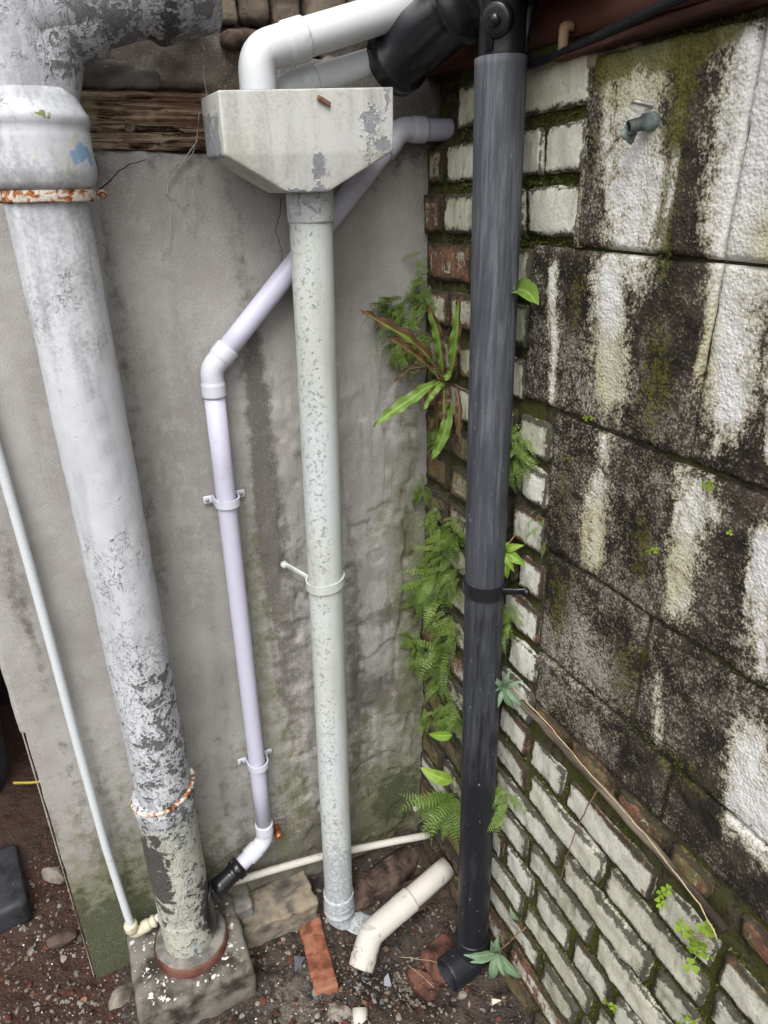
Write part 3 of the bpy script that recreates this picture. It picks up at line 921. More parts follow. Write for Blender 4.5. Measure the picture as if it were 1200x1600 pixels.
def blk_moss(U, V):
    m = .8 * gz(U, V, .562, 1.62, .022, .06) + .7 * gz(U, V, .565, 1.50, .016, .05) + .6 * gz(U, V, .58, 1.33, .035, .10) + .45 * gz(U, V, .425, 1.40, .02, .1)
    m = m + .55 * gz(U, V, .50, 1.69, .12, .025) + .4 * gz(U, V, .43, 1.60, .02, .10) + .45 * gz(U, V, .44, 1.15, .03, .08) + .55 * gz(U, V, .60, 1.12, .03, .07) + .5 * gz(U, V, .60, .92, .04, .08) + .55 * gz(U, V, .45, .95, .04, .10) + .5 * gz(U, V, .72, .84, .08, .03) + .6 * gz(U, V, .48, 1.675, .08, .02) + .6 * gz(U, V, .6, 1.69, .06, .02)
    return m + .10
def blk_algae(U, V):
    a = .8 * gz(U, V, .47, 1.66, .09, .03) + .7 * gz(U, V, .49, 1.33, .05, .05) + .7 * gz(U, V, .64, 1.35, .02, .09) + .8 * gz(U, V, .51, 1.09, .04, .06) + .7 * gz(U, V, .66, 1.11, .02, .06) + .7 * gz(U, V, .72, 1.50, .05, .04)
    return a + .25
def blk_speck(U, V):
    s = .45 + .35 * fbm(P3(U * 9, V * 7), 3, 77)
    s = s + .40 * gz(U, V, .50, .94, .07, .09) + .30 * gz(U, V, .47, 1.30, .06, .06) + .25 * gz(U, V, .60, 1.05, .05, .05) - .25 * gz(U, V, .58, 1.55, .03, .1) - .2 * gz(U, V, .73, 1.2, .04, .1) - .25 * gz(U, V, .62, 1.42, .03, .1) - .25 * gz(U, V, .75, .8, .15, .05)
    return s
BLOCKS = [(.418, .642, 1.479, 1.690), (.6445, 1.090, 1.479, 1.694), (.322, .642, 1.256, 1.475), (.6445, 1.090, 1.256, 1.475), (.400, .842, 1.034, 1.249), (.850, 1.20, 1.034, 1.249), (.412, .622, .842, 1.027), (.630, 1.072, .842, 1.027), (.414, .700, .735, .836), (.707, 1.10, .735, .836)]
for i, (u0, u1, z0, z1) in enumerate(BLOCKS):
    def disp(U, V, u0=u0, u1=u1, z0=z0, z1=z1, i=i):
        wob = .004 * fbm(P3(U * 35, V * 35), 3, 200 + i)
        m = np.minimum(np.minimum(U - u0, u1 - U), np.minimum(V - z0, z1 - V)) + wob
        rr = .006
        t = np.clip(1 - m / rr, 0, 1)
        d = .001 - rr * (1 - np.sqrt(np.clip(1 - t * t * .98, 0, 1)))
        peb = fbm(P3(U * 170, V * 170), 2, 210 + i)
        d = d + .0011 * peb + .0016 * fbm(P3(U * 60, V * 60), 3, 220 + i) + .003 * fbm(P3(U * 9, V * 9), 3, 230 + i)
        return d + [.003, .001, .002, .0, .001, 0, -.002, .0, .002, .001][i]
    v, f, A = panel(map_right, u0, u1, z0, z1, .0036 if u0 < .8 else .008, disp, .05, dict(paint=blk_paint, moss=blk_moss, algae=blk_algae, speck=blk_speck))
    part('concrete_block', (v, f), M['block'], bw, True, A)
for (a, b) in [(.420, .505), (.515, .612), (.624, .72), (.732, .80), (.845, .93), (.94, 1.06)]:
    lay(a, b, .752, .036, -.1, .42, .2, .002)
# mortar smear filling the cut edge beside the upper blocks
v, f, A = panel(map_right, .408, .424, 1.478, 1.692, .004, lambda U, V: .001 + .003 * fbm(P3(U * 60, V * 40), 3, 5), .03,
                dict(paint=lambda U, V: .35 + 0 * U, moss=lambda U, V: .3 + 0 * U, algae=lambda U, V: .4 + 0 * U, speck=lambda U, V: .6 + 0 * U))
part('mortar_smear', (v, f), M['block'], bw, True, A)
v, f, _ = noisy_box((.016, .085, .024), (4, 16, 6), .006, .006, 60, 12)
part('mortar_lump', (v + np.array([.004, -.445, 1.690]), f), M['ledge'], bw)

# moss growing out of the joints: short blades, too many to count
def build_moss():
    r = np.random.default_rng(8)
    V, F = [], []
    def tuft(p, n, size, nrm=(-1, 0, 0)):
        for _ in range(n):
            b = p + r.normal(size=3) * size * .8 * np.array([.3, 1, 1])
            d = np.array(nrm) + r.normal(size=3) * .7; d /= np.linalg.norm(d)
            s = np.cross(d, r.normal(size=3)); s /= np.linalg.norm(s)
            L = size * r.uniform(.6, 1.5); w = L * .28
            k = len(V)
            V.extend([b - s * w, b + s * w, b + d * L])
            F.append((k, k + 1, k + 2))
    # bed joints
    for i, t in enumerate(TOPS[:-1]):
        z0 = TOPS[i + 1] + .008
        u = .05
        umax = .41 if t > .80 else .95
        if t < .2: umax = .75
        while u < umax:
            u += r.uniform(.002, .006)
            g = vnoise(np.array([u * 14, t * 9, .3]), 5)
            dens = .15 + (.30 if t < .7 and u > .38 else 0) + (.25 if t > 1.4 and u > .05 else 0)
            if g * .5 + .5 < dens + .12:
                tuft(np.array([.006, -u, zslope(z0, u) + r.normal() * .003]), 9, .0034 + .002 * r.random())
    for t in LAY:                                                     # perpends
        row = LAY[t]
        i = TOPS.index(t)
        h = .06
        for (a, b), (c, d) in zip(row[:-1], row[1:]):
            if r.random() < .5:
                for q in range(10):
                    u = (b + c) / 2
                    tuft(np.array([.006, -u, zslope(t, u) - r.uniform(0, h)]), 7, .003)
    # cushions on the blocks
    for (u, z, su, sz, n) in [(.562, 1.62, .012, .05, 110), (.565, 1.50, .010, .03, 45), (.58, 1.33, .02, .07, 60), (.47, 1.68, .05, .006, 90), (.60, 1.69, .05, .008, 90), (.60, .92, .03, .05, 40), (.46, .9, .02, .08, 50), (.60, 1.12, .015, .05, 40), (.45, .78, .04, .03, 40), (.70, .845, .08, .01, 60)]:
        for _ in range(n):
            tuft(np.array([-.002, -(u + r.normal() * su), z + r.normal() * sz]), 7, .0026)
    o = part('moss', (np.array(V), F), M['moss'], bw, False)
    o['kind'] = 'stuff'
build_moss()

# batten and straw-coloured stem lying in the joint below the blocks
bt = empty('wooden_batten', 'thin weathered wooden batten sloping along the wall below the blocks', 'batten', None, (-.004, -.60, .70))
p, t = resample([(-.005, -.385, .708), (-.008, -.55, .702), (-.008, -.70, .692), (-.006, -.835, .672)], .006)
v, f = tube(p + .0015 * np.stack([fbm(p * 25, 2, 1), 0 * t, fbm(p * 30, 2, 2)], -1), .0085 + .0022 * fbm(p * 40, 3, 4), 10, flat=.75)
part('strip', (v, f), M['wood_pale'], bt)

# ------------------------------------------------------------------ passage left of the wall end
pw = empty('added_passage_wall', 'dark wall added deep in the gap left of the rendered wall to keep it dark', 'wall', None, (-1.05, 1.0, 0))  # walls and roof added to make the gap dark
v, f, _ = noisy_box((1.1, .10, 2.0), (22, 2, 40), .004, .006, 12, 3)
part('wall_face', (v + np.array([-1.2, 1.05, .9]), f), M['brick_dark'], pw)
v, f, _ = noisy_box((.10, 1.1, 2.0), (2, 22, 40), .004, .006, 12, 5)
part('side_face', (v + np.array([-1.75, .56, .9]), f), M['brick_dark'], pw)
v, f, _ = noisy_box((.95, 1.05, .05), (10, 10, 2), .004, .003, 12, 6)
part('added_shade_roof', (v + np.array([-1.30, .58, 1.40]), f), M['brick_dark'], pw)  # roof added out of view to keep light off the gap

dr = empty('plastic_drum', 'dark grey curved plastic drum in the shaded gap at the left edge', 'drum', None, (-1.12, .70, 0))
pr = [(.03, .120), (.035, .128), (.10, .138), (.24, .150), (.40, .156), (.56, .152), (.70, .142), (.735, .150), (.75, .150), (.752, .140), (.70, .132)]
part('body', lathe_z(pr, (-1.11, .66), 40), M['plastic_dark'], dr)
part('hoop', lathe_z([(.30, .150), (.302, .161), (.318, .162), (.322, .151)], (-1.11, .66), 40), M['plastic_dark'], dr)
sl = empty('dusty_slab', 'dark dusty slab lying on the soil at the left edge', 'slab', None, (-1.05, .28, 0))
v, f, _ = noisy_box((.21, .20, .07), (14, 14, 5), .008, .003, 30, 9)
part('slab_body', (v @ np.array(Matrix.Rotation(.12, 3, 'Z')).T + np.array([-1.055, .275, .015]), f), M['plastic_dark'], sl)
st = empty('yellow_stick', 'short yellow stick across the shaded gap by the wall end', 'stick', None, (-.92, .575, .05))
part('stick_body', tube(resample([(-.962, .588, .062), (-.92, .572, .058), (-.86, .560, .052)], .01)[0], .0058, 8, flat=.5), M['yellow'], st)

# ------------------------------------------------------------------ rotten lintel
tb = empty('rotten_timber', 'rotten brown timber set in the wall left of the hopper', 'timber', None, (-.44, 0, 1.605))
def tim_disp(U, V):
    g = fbm(P3(U * 9, V * 130), 4, 3)
    g2 = fbm(P3(U * 16, V * 60), 3, 5)
    m = np.minimum(np.minimum(U + .560, 0.5), np.minimum(V - 1.606, 1.681 - V)) + .004 * fbm(P3(U * 30, V * 10), 3, 6)
    d = .008 - .010 * np.clip(1 - m / .010, 0, 1) ** 2 + .0045 * g + .0035 * g2 - .009 * sstep(np.abs(V - 1.668 + .003 * fbm(P3(U * 12, V * 0), 2, 8)), .0022, 0)
    d = d - .014 * sstep(fbm(P3(U * 11, V * 75), 3, 33), .16, .30) + .004 * sstep(fbm(P3(U * 8, V * 110), 3, 39), .1, .2)
    k = np.hypot(U + .482, (V - 1.634) * 1.0)
    d = d + .005 * np.exp(-(k / .009) ** 2) - .004 * np.exp(-((np.hypot(U + .466, V - 1.632)) / .005) ** 2)
    return d
v, f, A = panel(map_back, -.560, -.25, 1.606, 1.681, .0022, tim_disp, .06)
tm = part('beam', (v, f), M['timber'], tb)
v, f, _ = noisy_box((.017, .006, .015), (6, 3, 6), .006, .001, 80, 3)
part('knot', (v * np.array([.8, 1, .75]) + np.array([-.484, -.0115, 1.634]), f), M['wood_pale'], tm)

# ------------------------------------------------------------------ soil stack
SX, SY = -.612, -.085
ss_ = empty('soil_stack_pipe', 'thick cast iron soil pipe with flaking white paint and a branch at its top', 'pipe', None, (SX, SY, .05))
def sp_attr(v):
    v = np.asarray(v)
    x, y, z = v[:, 0], v[:, 1], v[:, 2]
    a = np.arctan2(-(y - SY), x - SX)                       # 0 = right side, pi/2 = towards the viewer
    rightness = np.clip((x - SX) / .055, -1, 1)
    w = .12 * fbm(v * 9, 3, 2)
    peel = .10 + .10 * sstep(z + w, 1.35, .95) + .26 * sstep(z + w, .95, .80) * (.25 + .75 * sstep(rightness, -.7, .3)) + .08 * sstep(z, .8, .6) * sstep(rightness, .3, -.6)
    peel = peel - .14 * sstep(z, .48, .40)
    top = sstep(z, 1.655, 1.70) * sstep(x, SX - .0, SX + .06)
    peel = peel + .27 * top + .08 * sstep(z, 1.62, 1.66)
    blue = .62 * np.exp(-(((z - 1.595) / .020) ** 2 + ((x - (SX + .050)) / .020) ** 2)) + .5 * np.exp(-(((z - 1.53) / .01) ** 2 + ((x - (SX + .055)) / .02) ** 2)) + .6 * np.exp(-(((z - .10) / .006) ** 2 + ((x - (SX + .0)) / .012) ** 2))
    black = .16 * top + .56 * np.exp(-(((z - .33) / .11) ** 2 + ((x - (SX - .048)) / .030) ** 2)) + .60 * np.exp(-(((z - .17) / .09) ** 2 + ((x - (SX + .052)) / .030) ** 2)) + .28 * sstep(z, .5, .45) + .5 * np.exp(-((x + .435) / .02) ** 2) * sstep(z, 1.7, 1.72) * sstep(z, 1.80, 1.74)
    cream = 1.0 * sstep(z, .47, .43) + .35 * sstep(z, 1.66, 1.60) * sstep(z, 1.50, 1.56)
    green = .62 * np.exp(-(((z - 1.637) / .008) ** 2 + ((x - (SX + .012)) / .014) ** 2)) + .45 * sstep(z, .14, .07)
    grime = .07 * sstep(z, 1.3, 1.6) + .12 * sstep(z, 1.63, 1.68) + .10 * top - .05 + .06 * np.exp(-((z - 1.575) / .012) ** 2)
    return dict(peel=peel, blue=blue, black=black, cream=cream, green=green, grime=grime)
def sp(name, vf, parent=ss_, mat='soil_paint'):
    v = np.asarray(vf[0], float)
    d = v - np.array([SX, SY, 0]); d[:, 2] = 0
    d /= np.maximum(np.linalg.norm(d, axis=1, keepdims=True), 1e-6)
    v = v + d * (.0009 * fbm(v * 45, 3, 4) + .0007 * fbm(v * 12, 2, 6))[:, None]
    return part(name, (v, vf[1]), M[mat], parent, True, sp_attr(v))
zz = np.arange(.47, 1.60, .006)
sp('shaft', lathe_z([(z, .0515) for z in zz], (SX + .003, SY), 84, (-.004, 0)))
lo = [(.052, .0535), (.056, .0545)] + [(z, .0545) for z in np.arange(.06, .155, .006)] + [(.158, .0560), (.164, .0562), (.168, .0545)] + [(z, .0545) for z in np.arange(.174, .46, .006)] + [(.466, .0575), (.478, .0585), (.492, .0575), (.500, .0525)]
sp('lower_section', lathe_z(lo, (SX - .002, SY), 84))
so = [(1.556, .0560), (1.560, .0610), (1.566, .0640), (1.574, .0660)] + [(z, .0665 - .02 * (z - 1.575)) for z in np.arange(1.578, 1.622, .005)] + \
     [(1.624, .0645), (1.629, .0660), (1.634, .0680), (1.640, .0672), (1.645, .064), (1.652, .0605), (1.660, .0575), (1.668, .0555)]
sp('socket', lathe_z(so, (SX + .001, SY), 84))
sp('upper_body', lathe_z([(z, .0548) for z in np.arange(1.66, 2.3, .01)], (SX, SY), 72))
bd = np.array([1, .0, .27]); bd /= np.linalg.norm(bd)
b0 = np.array([-.66, SY, 1.729])
bp = [b0 + bd * t for t in np.concatenate([np.arange(0, .202, .006), [.204, .208, .213], np.arange(.218, .292, .006), [.294]])]
br_ = [.0525] * len(np.arange(0, .202, .006)) + [.0545, .0590, .0630] + [.0645] * len(np.arange(.218, .292, .006)) + [.058]
v, f = tube(bp, br_, 72)
at = sp_attr(v)
part('branch', (v + .0010 * fbm(v * 40, 3, 4)[:, None], f), M['soil_paint'], ss_, True, at)
# fillet where the branch leaves the body
v, f = tube(resample(fillet([(-.600, SY, 1.66), (-.575, SY, 1.735), (-.52, SY, 1.752)], .05, 8), .006)[0], .047, 40)
part('branch_throat', (v, f), M['soil_paint'], ss_, True, sp_attr(v))
# strap under the socket
bandv, bandf = lathe_z([(1.541, .0545), (1.5415, .0580), (1.543, .0586), (1.5485, .0590), (1.554, .0586), (1.5555, .0580), (1.556, .0545)], (SX + .002, SY), 72)
bandv = np.asarray(bandv) + .0010 * fbm(np.asarray(bandv) * 120, 2, 5)[:, None]
sb_ = part('strap_band', (bandv, bandf), M['rust'], ss_)
v, f, _ = noisy_box((.022, .010, .014), (6, 4, 5), .004, .0015, 80, 3)
part('strap_ear', (v + np.array([SX + .064, SY + .012, 1.5485]), f), M['rust'], sb_)
part('bolt', hexnut((SX + .070, SY + .006, 1.5485), (.2, -1, 0), .005, .006), M['rust'], sb_)
# rope-like rusted ring at the lower joint
a = np.linspace(0, 2 * np.pi, 90)
rp = np.stack([SX + .0570 * np.cos(a), SY + .0570 * np.sin(a), .500 + .011 * np.cos(a) - .003 * np.sin(a)], -1)
v, f = tube(rp, .0042 + .0008 * np.sin(a * 34), 8)
part('rust_ring', (v + .0008 * fbm(v * 150, 2, 5)[:, None], f), M['rust'], ss_)
v, f, _ = noisy_box((.012, .012, .022), (5, 5, 7), .004, .003, 90, 6)
part('ring_lug', (v + np.array([SX + .058, SY - .004, .522]), f), M['rust'], ss_)
# black saddle that takes the waste pipe
a = np.linspace(-.95, .55, 22)
def saddle(r, z0, z1, w0):
    V, F = [], []
    zs = np.linspace(z0, z1, 16)
    for i, z in enumerate(zs):
        t = (z - (z0 + z1) / 2) / ((z1 - z0) / 2)
        w = w0 * math.sqrt(max(0, 1 - t * t)) + .02
        for q in np.linspace(-w, w, 14):
            V.append((SX + r * math.cos(q - .25), SY + r * math.sin(q - .25), z))
    for i in range(15):
        for j in range(13):
            k = i * 14 + j
            F.append((k, k + 1, k + 15, k + 14))
    n = len(V)
    V2 = [((x - SX) * .93 + SX, (y - SY) * .93 + SY, z) for x, y, z in V]
    F2 = [tuple(n + i for i in q[::-1]) for q in F]
    ring = list(range(0, 14)) + [14 * i + 13 for i in range(1, 16)] + list(range(15 * 14 + 12, 15 * 14 - 1, -1)) + [14 * i for i in range(14, 0, -1)]
    F3 = [(ring[i], n + ring[i], n + ring[(i + 1) % len(ring)], ring[(i + 1) % len(ring)]) for i in range(len(ring))]
    return np.array(V + V2), F + F2 + F3

# ------------------------------------------------------------------ concrete foot and clay collar
pd = empty('concrete_pad', 'square concrete pad splashed with white paint under the thick iron pipe', 'pad', None, (-.625, -.095, -.05))
v, f, _ = noisy_box((.242, .205, .115), (44, 36, 20), .012, .0035, 28, 21)
part('pad_block', (v + np.array([-.625, -.097, -.008]), f), M['concrete'], pd)
rs = np.random.default_rng(3)
def splats(n, cx, cy, sx, sy, zf, s0, s1, mat, parent, kind=True, seed=1):
    """dried drips of paint: thin raised blobs"""
    V, F = [], []
    r = np.random.default_rng(seed)
    for _ in range(n):
        x, y = cx + r.uniform(-sx, sx), cy + r.uniform(-sy, sy)
        s = s0 + (s1 - s0) * r.random() ** 3
        k = len(V); m_ = 9
        asp = r.uniform(.5, 1.0)
        rot = r.uniform(0, 3.14)
        z = zf(x, y)
        for j in range(m_):
            t = j / m_ * 2 * math.pi
            rr = s * (1 + .35 * r.normal())
            dx, dy = rr * math.cos(t), rr * asp * math.sin(t)
            X, Y = x + dx * math.cos(rot) - dy * math.sin(rot), y + dx * math.sin(rot) + dy * math.cos(rot)
            V.append((X, Y, zf(X, Y) + .0003))
        V.append((x, y, z + .0012))
        F += [(k + j, k + (j + 1) % m_, k + m_) for j in range(m_)]
    o = part('paint_splashes', (np.array(V), F), mat, parent)
    return o
pv = np.asarray(v) + np.array([-.625, -.097, -.008])
tops = pv[pv[:, 2] > .03]
def pad_top(x, y):
    d = (tops[:, 0] - x) ** 2 + (tops[:, 1] - y) ** 2
    return float(tops[np.argmin(d), 2])
splats(190, -.625, -.10, .112, .090, pad_top, .0010, .0058, M['flake'], pd, seed=2)['kind'] = 'stuff'
cl = empty('clay_collar', 'round red clay collar filled with mortar around the foot of the iron pipe', 'collar', None, (SX - .001, SY, .05))
pr = [(.040, .0770), (.046, .0785), (.070, .0785), (.0745, .0765)]
part('clay_rim', lathe_z(pr, (SX - .001, SY), 64), M['terracotta'], cl)
ring_v, ring_f = lathe_z([(.0735, .0768), (.0765, .072), (.0775, .064), (.079, .057), (.082, .050)], (SX - .001, SY), 64)
ring_v = np.asarray(ring_v); ring_v[:, 2] += .0018 * fbm(ring_v * 40, 3, 5)
part('mortar_fill', (ring_v, ring_f), M['mortar_grey'], cl)
lg = empty('mortar_ledge', 'sandy mortar ledge along the wall foot beside the concrete pad', 'ledge', None, (-.42, -.04, -.02))
v, f, _ = noisy_box((.185, .105, .075), (46, 28, 18), .007, .0060, 42, 31)
part('ledge_block', (v + np.array([-.412, -.040, -.026]), f), M['ledge'], lg)
v, f, _ = noisy_box((.07, .07, .05), (14, 14, 8), .010, .007, 45, 32)
part('ledge_block', (v + np.array([-.500, -.018, .015]), f), M['mortar_grey'], lg)

# ------------------------------------------------------------------ overflow pipe
ov = empty('overflow_pipe', 'thin pale plastic pipe down the left of the wall and along its foot', 'pipe', None, (-.722, -.02, .09))
p, _ = resample([(-.752, -.014, 1.32), (-.748, -.015, 1.19), (-.744, -.018, 1.0), (-.742, -.02, .85), (-.740, -.022, .60), (-.736, -.026, .35), (-.728, -.032, .16), (-.7255, -.034, .108)], .02)
part('upright', tube(p, .0080, 20), M['overflow'], ov)
p1, p2, p3 = np.array([-.7245, -.035, .085]), np.array([-.700, -.034, .094]), np.array([-.665, -.031, .100])
el = part('elbow', tube(resample(fillet([(-.726, -.034, .118), p1, (-.676, -.033, .098)], .012, 8), .003)[0], .0115, 20), M['ivory'], ov)
for a_, b_, r_ in (((-.7262, -.034, .120), (-.7255, -.034, .098), .0142), ((-.705, -.0345, .0925), (-.688, -.0335, .0955), .0135), ((-.684, -.0335, .0963), (-.676, -.0330, .0977), .0135)):
    part('elbow_nut', tube(line(a_, b_, 5), [r_ * .93, r_, r_, r_, r_ * .93], 20), M['ivory'], el)
p, _ = resample([(-.690, -.033, .096), (-.62, -.026, .108), (-.55, -.022, .112), (-.40, -.022, .090), (-.27, -.026, .072), (-.18, -.042, .066), (-.09, -.058, .060), (-.010, -.072, .052)], .02)
part('run', tube(p, .0088, 20, hollow1=True), M['cream_pvc'], ov)

# ------------------------------------------------------------------ lavender waste pipe
YW = -.030
wp = empty('waste_pipe', 'slim lavender white waste pipe running diagonally then down to the iron pipe', 'pipe', None, (-.412, YW, .24))
E1, E2, E3 = np.array([-.062, YW, 1.637]), np.array([-.413, YW, 1.285]), np.array([-.415, YW, .205])
G0, G3 = np.array([.035, YW - .004, 1.637]), np.array([-.540, -.066, .158])
def shrink(a, b, ka, kb):
    d = (b - a) / np.linalg.norm(b - a)
    return a + d * ka, b - d * kb
R = .0172
for i, (a_, b_) in enumerate(((G0, E1), (E1, E2), (E2, E3), (E3, G3))):
    a2, b2 = shrink(a_, b_, 0 if i == 0 else .02, 0 if i == 3 else .02)
    part('pipe_length', tube(line(a2, b2, 8), R, 28), M['lavender'], wp)
def elbow(a_, c_, b_, leg, rad, r=R * 1.17, mat='lavender2'):
    d0 = (a_ - c_) / np.linalg.norm(a_ - c_); d1 = (b_ - c_) / np.linalg.norm(b_ - c_)
    p, s = resample(fillet([c_ + d0 * leg, c_, c_ + d1 * leg], rad, 12), .0022)
    L = s[-1]
    collar = leg * .52
    e0, e1 = np.minimum(s, L - s), None
    rr = np.where(e0 < collar, r, r * .925)
    rr = np.where(e0 < .0012, r * .95, rr)
    o = part('elbow', tube(p, rr, 32), M[mat], wp)
    return o
elbow(G0, E1, E2, .044, .03)
elbow(E1, E2, E3, .046, .03)
elbow(E2, E3, G3, .052, .036)
dv = (G3 - E3) / np.linalg.norm(G3 - E3)
# black boss and clamp joining it to the iron pipe
q0 = G3 - dv * .052
bs = part('boss', tube(np.array([q0 + dv * t for t in (0, .012, .014, .018, .040, .060)]), [.0205, .0208, .0195, .0200, .0215, .0250], 28), M['black_gloss'], wp)
part('compression_nut', tube(np.array([q0 + dv * t for t in (-.014, -.012, .004, .006)]), [.0215, .0238, .0238, .0215], 12), M['black_gloss'], bs)
for k in range(5):
    ang = k / 5 * 2 * math.pi
    n_ = np.cross(dv, [0, 0, 1.0]); n_ /= np.linalg.norm(n_); b__ = np.cross(dv, n_)
    off = (n_ * math.cos(ang) + b__ * math.sin(ang)) * .0228
    part('rib', tube([q0 + dv * -.011 + off, q0 + dv * .004 + off], .0024, 8), M['black_gloss'], bs)
part('saddle', saddle(.0582, .085, .215, .62), M['black_gloss'], wp)

def pipe_clip(z, label, xc=-.412):
    c = empty('pipe_clip', label, 'clip', 'white clips on the lavender pipe', (xc, 0, z))
    a = np.linspace(-math.pi * .98, math.pi * -.02, 26)
    pts_o = [(xc - .020, -.006)] + [(xc + .0196 * math.cos(t), YW + .0196 * math.sin(t)) for t in a] + [(xc + .020, -.006)]
    V, F = [], []
    h = .0075
    for (x, y) in pts_o:
        n = np.array([x - xc, y - YW]); n = n / np.linalg.norm(n)
        for (k, zz_) in ((0, -h), (0, h), (.0026, h), (.0026, -h)):
            V.append((x + n[0] * k, y + n[1] * k, z + zz_))
    m_ = len(pts_o)
    for i in range(m_ - 1):
        for j in range(4):
            F.append((4 * i + j, 4 * i + (j + 1) % 4, 4 * (i + 1) + (j + 1) % 4, 4 * (i + 1) + j))
    F += [(0, 3, 2, 1), (4 * m_ - 4, 4 * m_ - 3, 4 * m_ - 2, 4 * m_ - 1)]
    part('band', (np.array(V), F), M['lavender2'], c, False)
    for s in (-1, 1):
        v, f, _ = noisy_box((.017, .0042, .0155), (4, 2, 4), .002, .0, 10, 1)
        tb_ = part('tab', (v + np.array([xc + s * .0295, -.0070, z]), f), M['lavender2'], c)
        part('screw', tube([(xc + s * .031, -.0088, z), (xc + s * .031, -.0112, z)], [.0036, .0028], 10), M['metal'], tb_)
pipe_clip(1.048, 'white plastic clip high on the lavender pipe, above its middle')
pipe_clip(.432, 'white plastic clip low on the lavender pipe, near its bottom bend')

cs = empty('copper_stub', 'short capped copper pipe stub sticking out of the wall near the floor', 'pipe', None, (-.381, 0, .20))
part('tube', tube(line((-.381, .02, .205), (-.3835, -.030, .199), 4), .0075, 18), M['copper'], cs)
part('cap', tube(np.array([(-.3828, -.016, .2008), (-.3832, -.024, .200), (-.3838, -.034, .1985), (-.3838, -.0355, .1983)]), [.0088, .0092, .0092, .007], 18), M['copper'], cs)
v, f, _ = noisy_box((.034, .012, .030), (8, 4, 8), .005, .004, 70, 2)
part('mortar_patch', (v + np.array([-.372, .0015, .212]), f), M['mortar_grey'], cs)

# ------------------------------------------------------------------ hopper and grey downpipe
hp = empty('hopper_head', 'large cream painted hopper with grey scuffs fixed to the wall', 'hopper', None, (-.262, -.075, 1.546))
def hopper():
    x0, x1, y0, y1 = -.388, -.136, -.152, -.050
    prof = [(1.672, 0, 0), (1.594, 0, 0), (1.5455, .090, .102)]
    V = []
    def ring(z, dl, dr, inset=0.0, yb=0.0, tilt=0.0):
        return [(x0 + dl + inset, y0 + inset + yb, z + tilt * 0), (x1 - dr - inset, y0 + inset + yb, z + tilt), (x1 - dr - inset, y1 - inset, z + tilt), (x0 + dl + inset, y1 - inset, z)]
    rings = [ring(1.560, .08, .09, .006), ring(1.598, .0, .0, .006), ring(1.668, 0, 0, .005, 0, .012), ring(1.670, 0, 0, 0, 0, .012), ring(1.594, 0, 0, 0, 0, .006), ring(1.5465, .088, .104, 0, .006)]
    for r_ in rings: V += r_
    F = [(3, 2, 1, 0)]
    for i in range(len(rings) - 1):
        for j in range(4):
            F.append((4 * i + j, 4 * i + (j + 1) % 4, 4 * (i + 1) + (j + 1) % 4, 4 * (i + 1) + j))
    n = 4 * (len(rings) - 1)
    F.append((n, n + 1, n + 2, n + 3))
    return np.array(V), F
v, f = hopper()
bm = bmesh.new()
vs = [bm.verts.new(c) for c in v]
for q in f: bm.faces.new([vs[i] for i in q])
bmesh.ops.recalc_face_normals(bm, faces=bm.faces)
big = [e for e in bm.edges if e.calc_length() > .02]
bmesh.ops.bevel(bm, geom=big, offset=.0035, segments=3, profile=.6, affect='EDGES')
bmesh.ops.triangulate(bm, faces=bm.faces)
for _ in range(3):
    long_ = [e for e in bm.edges if e.calc_length() > .012]
    if long_: bmesh.ops.subdivide_edges(bm, edges=long_, cuts=1)
    bmesh.ops.triangulate(bm, faces=bm.faces)
for _ in range(2):
    long_ = [e for e in bm.edges if e.calc_length() > .012]
    if long_: bmesh.ops.subdivide_edges(bm, edges=long_, cuts=1)
    bmesh.ops.triangulate(bm, faces=bm.faces)
bm.verts.ensure_lookup_table()
v = np.array([x.co[:] for x in bm.verts]); f = [[y.index for y in x.verts] for x in bm.faces]
bm.free()
def hop_peel(v):
    x, y, z = v.T
    fr = sstep(y, -.13, -.148)
    p = np.maximum.reduce([.52 * np.exp(-(((x + .255) / .012) ** 2 + ((z - 1.578) / .030) ** 2)), .36 * np.exp(-(((x + .165) / .030) ** 2 + ((z - 1.64) / .04) ** 2)),
                           .45 * np.exp(-(((x + .155) / .022) ** 2 + ((z - 1.612) / .016) ** 2)), .42 * sstep(z, 1.557, 1.549), .42 * np.exp(-(((x + .178) / .008) ** 2 + ((z - 1.60) / .02) ** 2)),
                           .42 * np.exp(-(((x + .142) / .012) ** 2 + ((z - 1.67) / .02) ** 2))])
    return .04 + fr * p * 1.25 + (1 - fr) * (.50 * sstep(x, -.375, -.386) * sstep(z, 1.66, 1.63) + .1)
v[:, 1] += -.0016 * fbm(v * 9, 2, 4)
part('box', (v, f), M['hopper_paint'], hp, True, dict(peel=hop_peel(v)))
v, f, _ = noisy_box((.09, .056, .05), (6, 4, 4), .003, .0005, 20, 3)
part('wall_bracket', (v + np.array([-.262, -.024, 1.635]), f), M['metal'], hp)
part('outlet', lathe_z([(1.505, .0355), (1.507, .0362), (1.548, .0362), (1.552, .034)], (-.2445, -.082), 40), M['grey_paint'], hp, True, dict(peel=np.full(4 * 40, .30)))

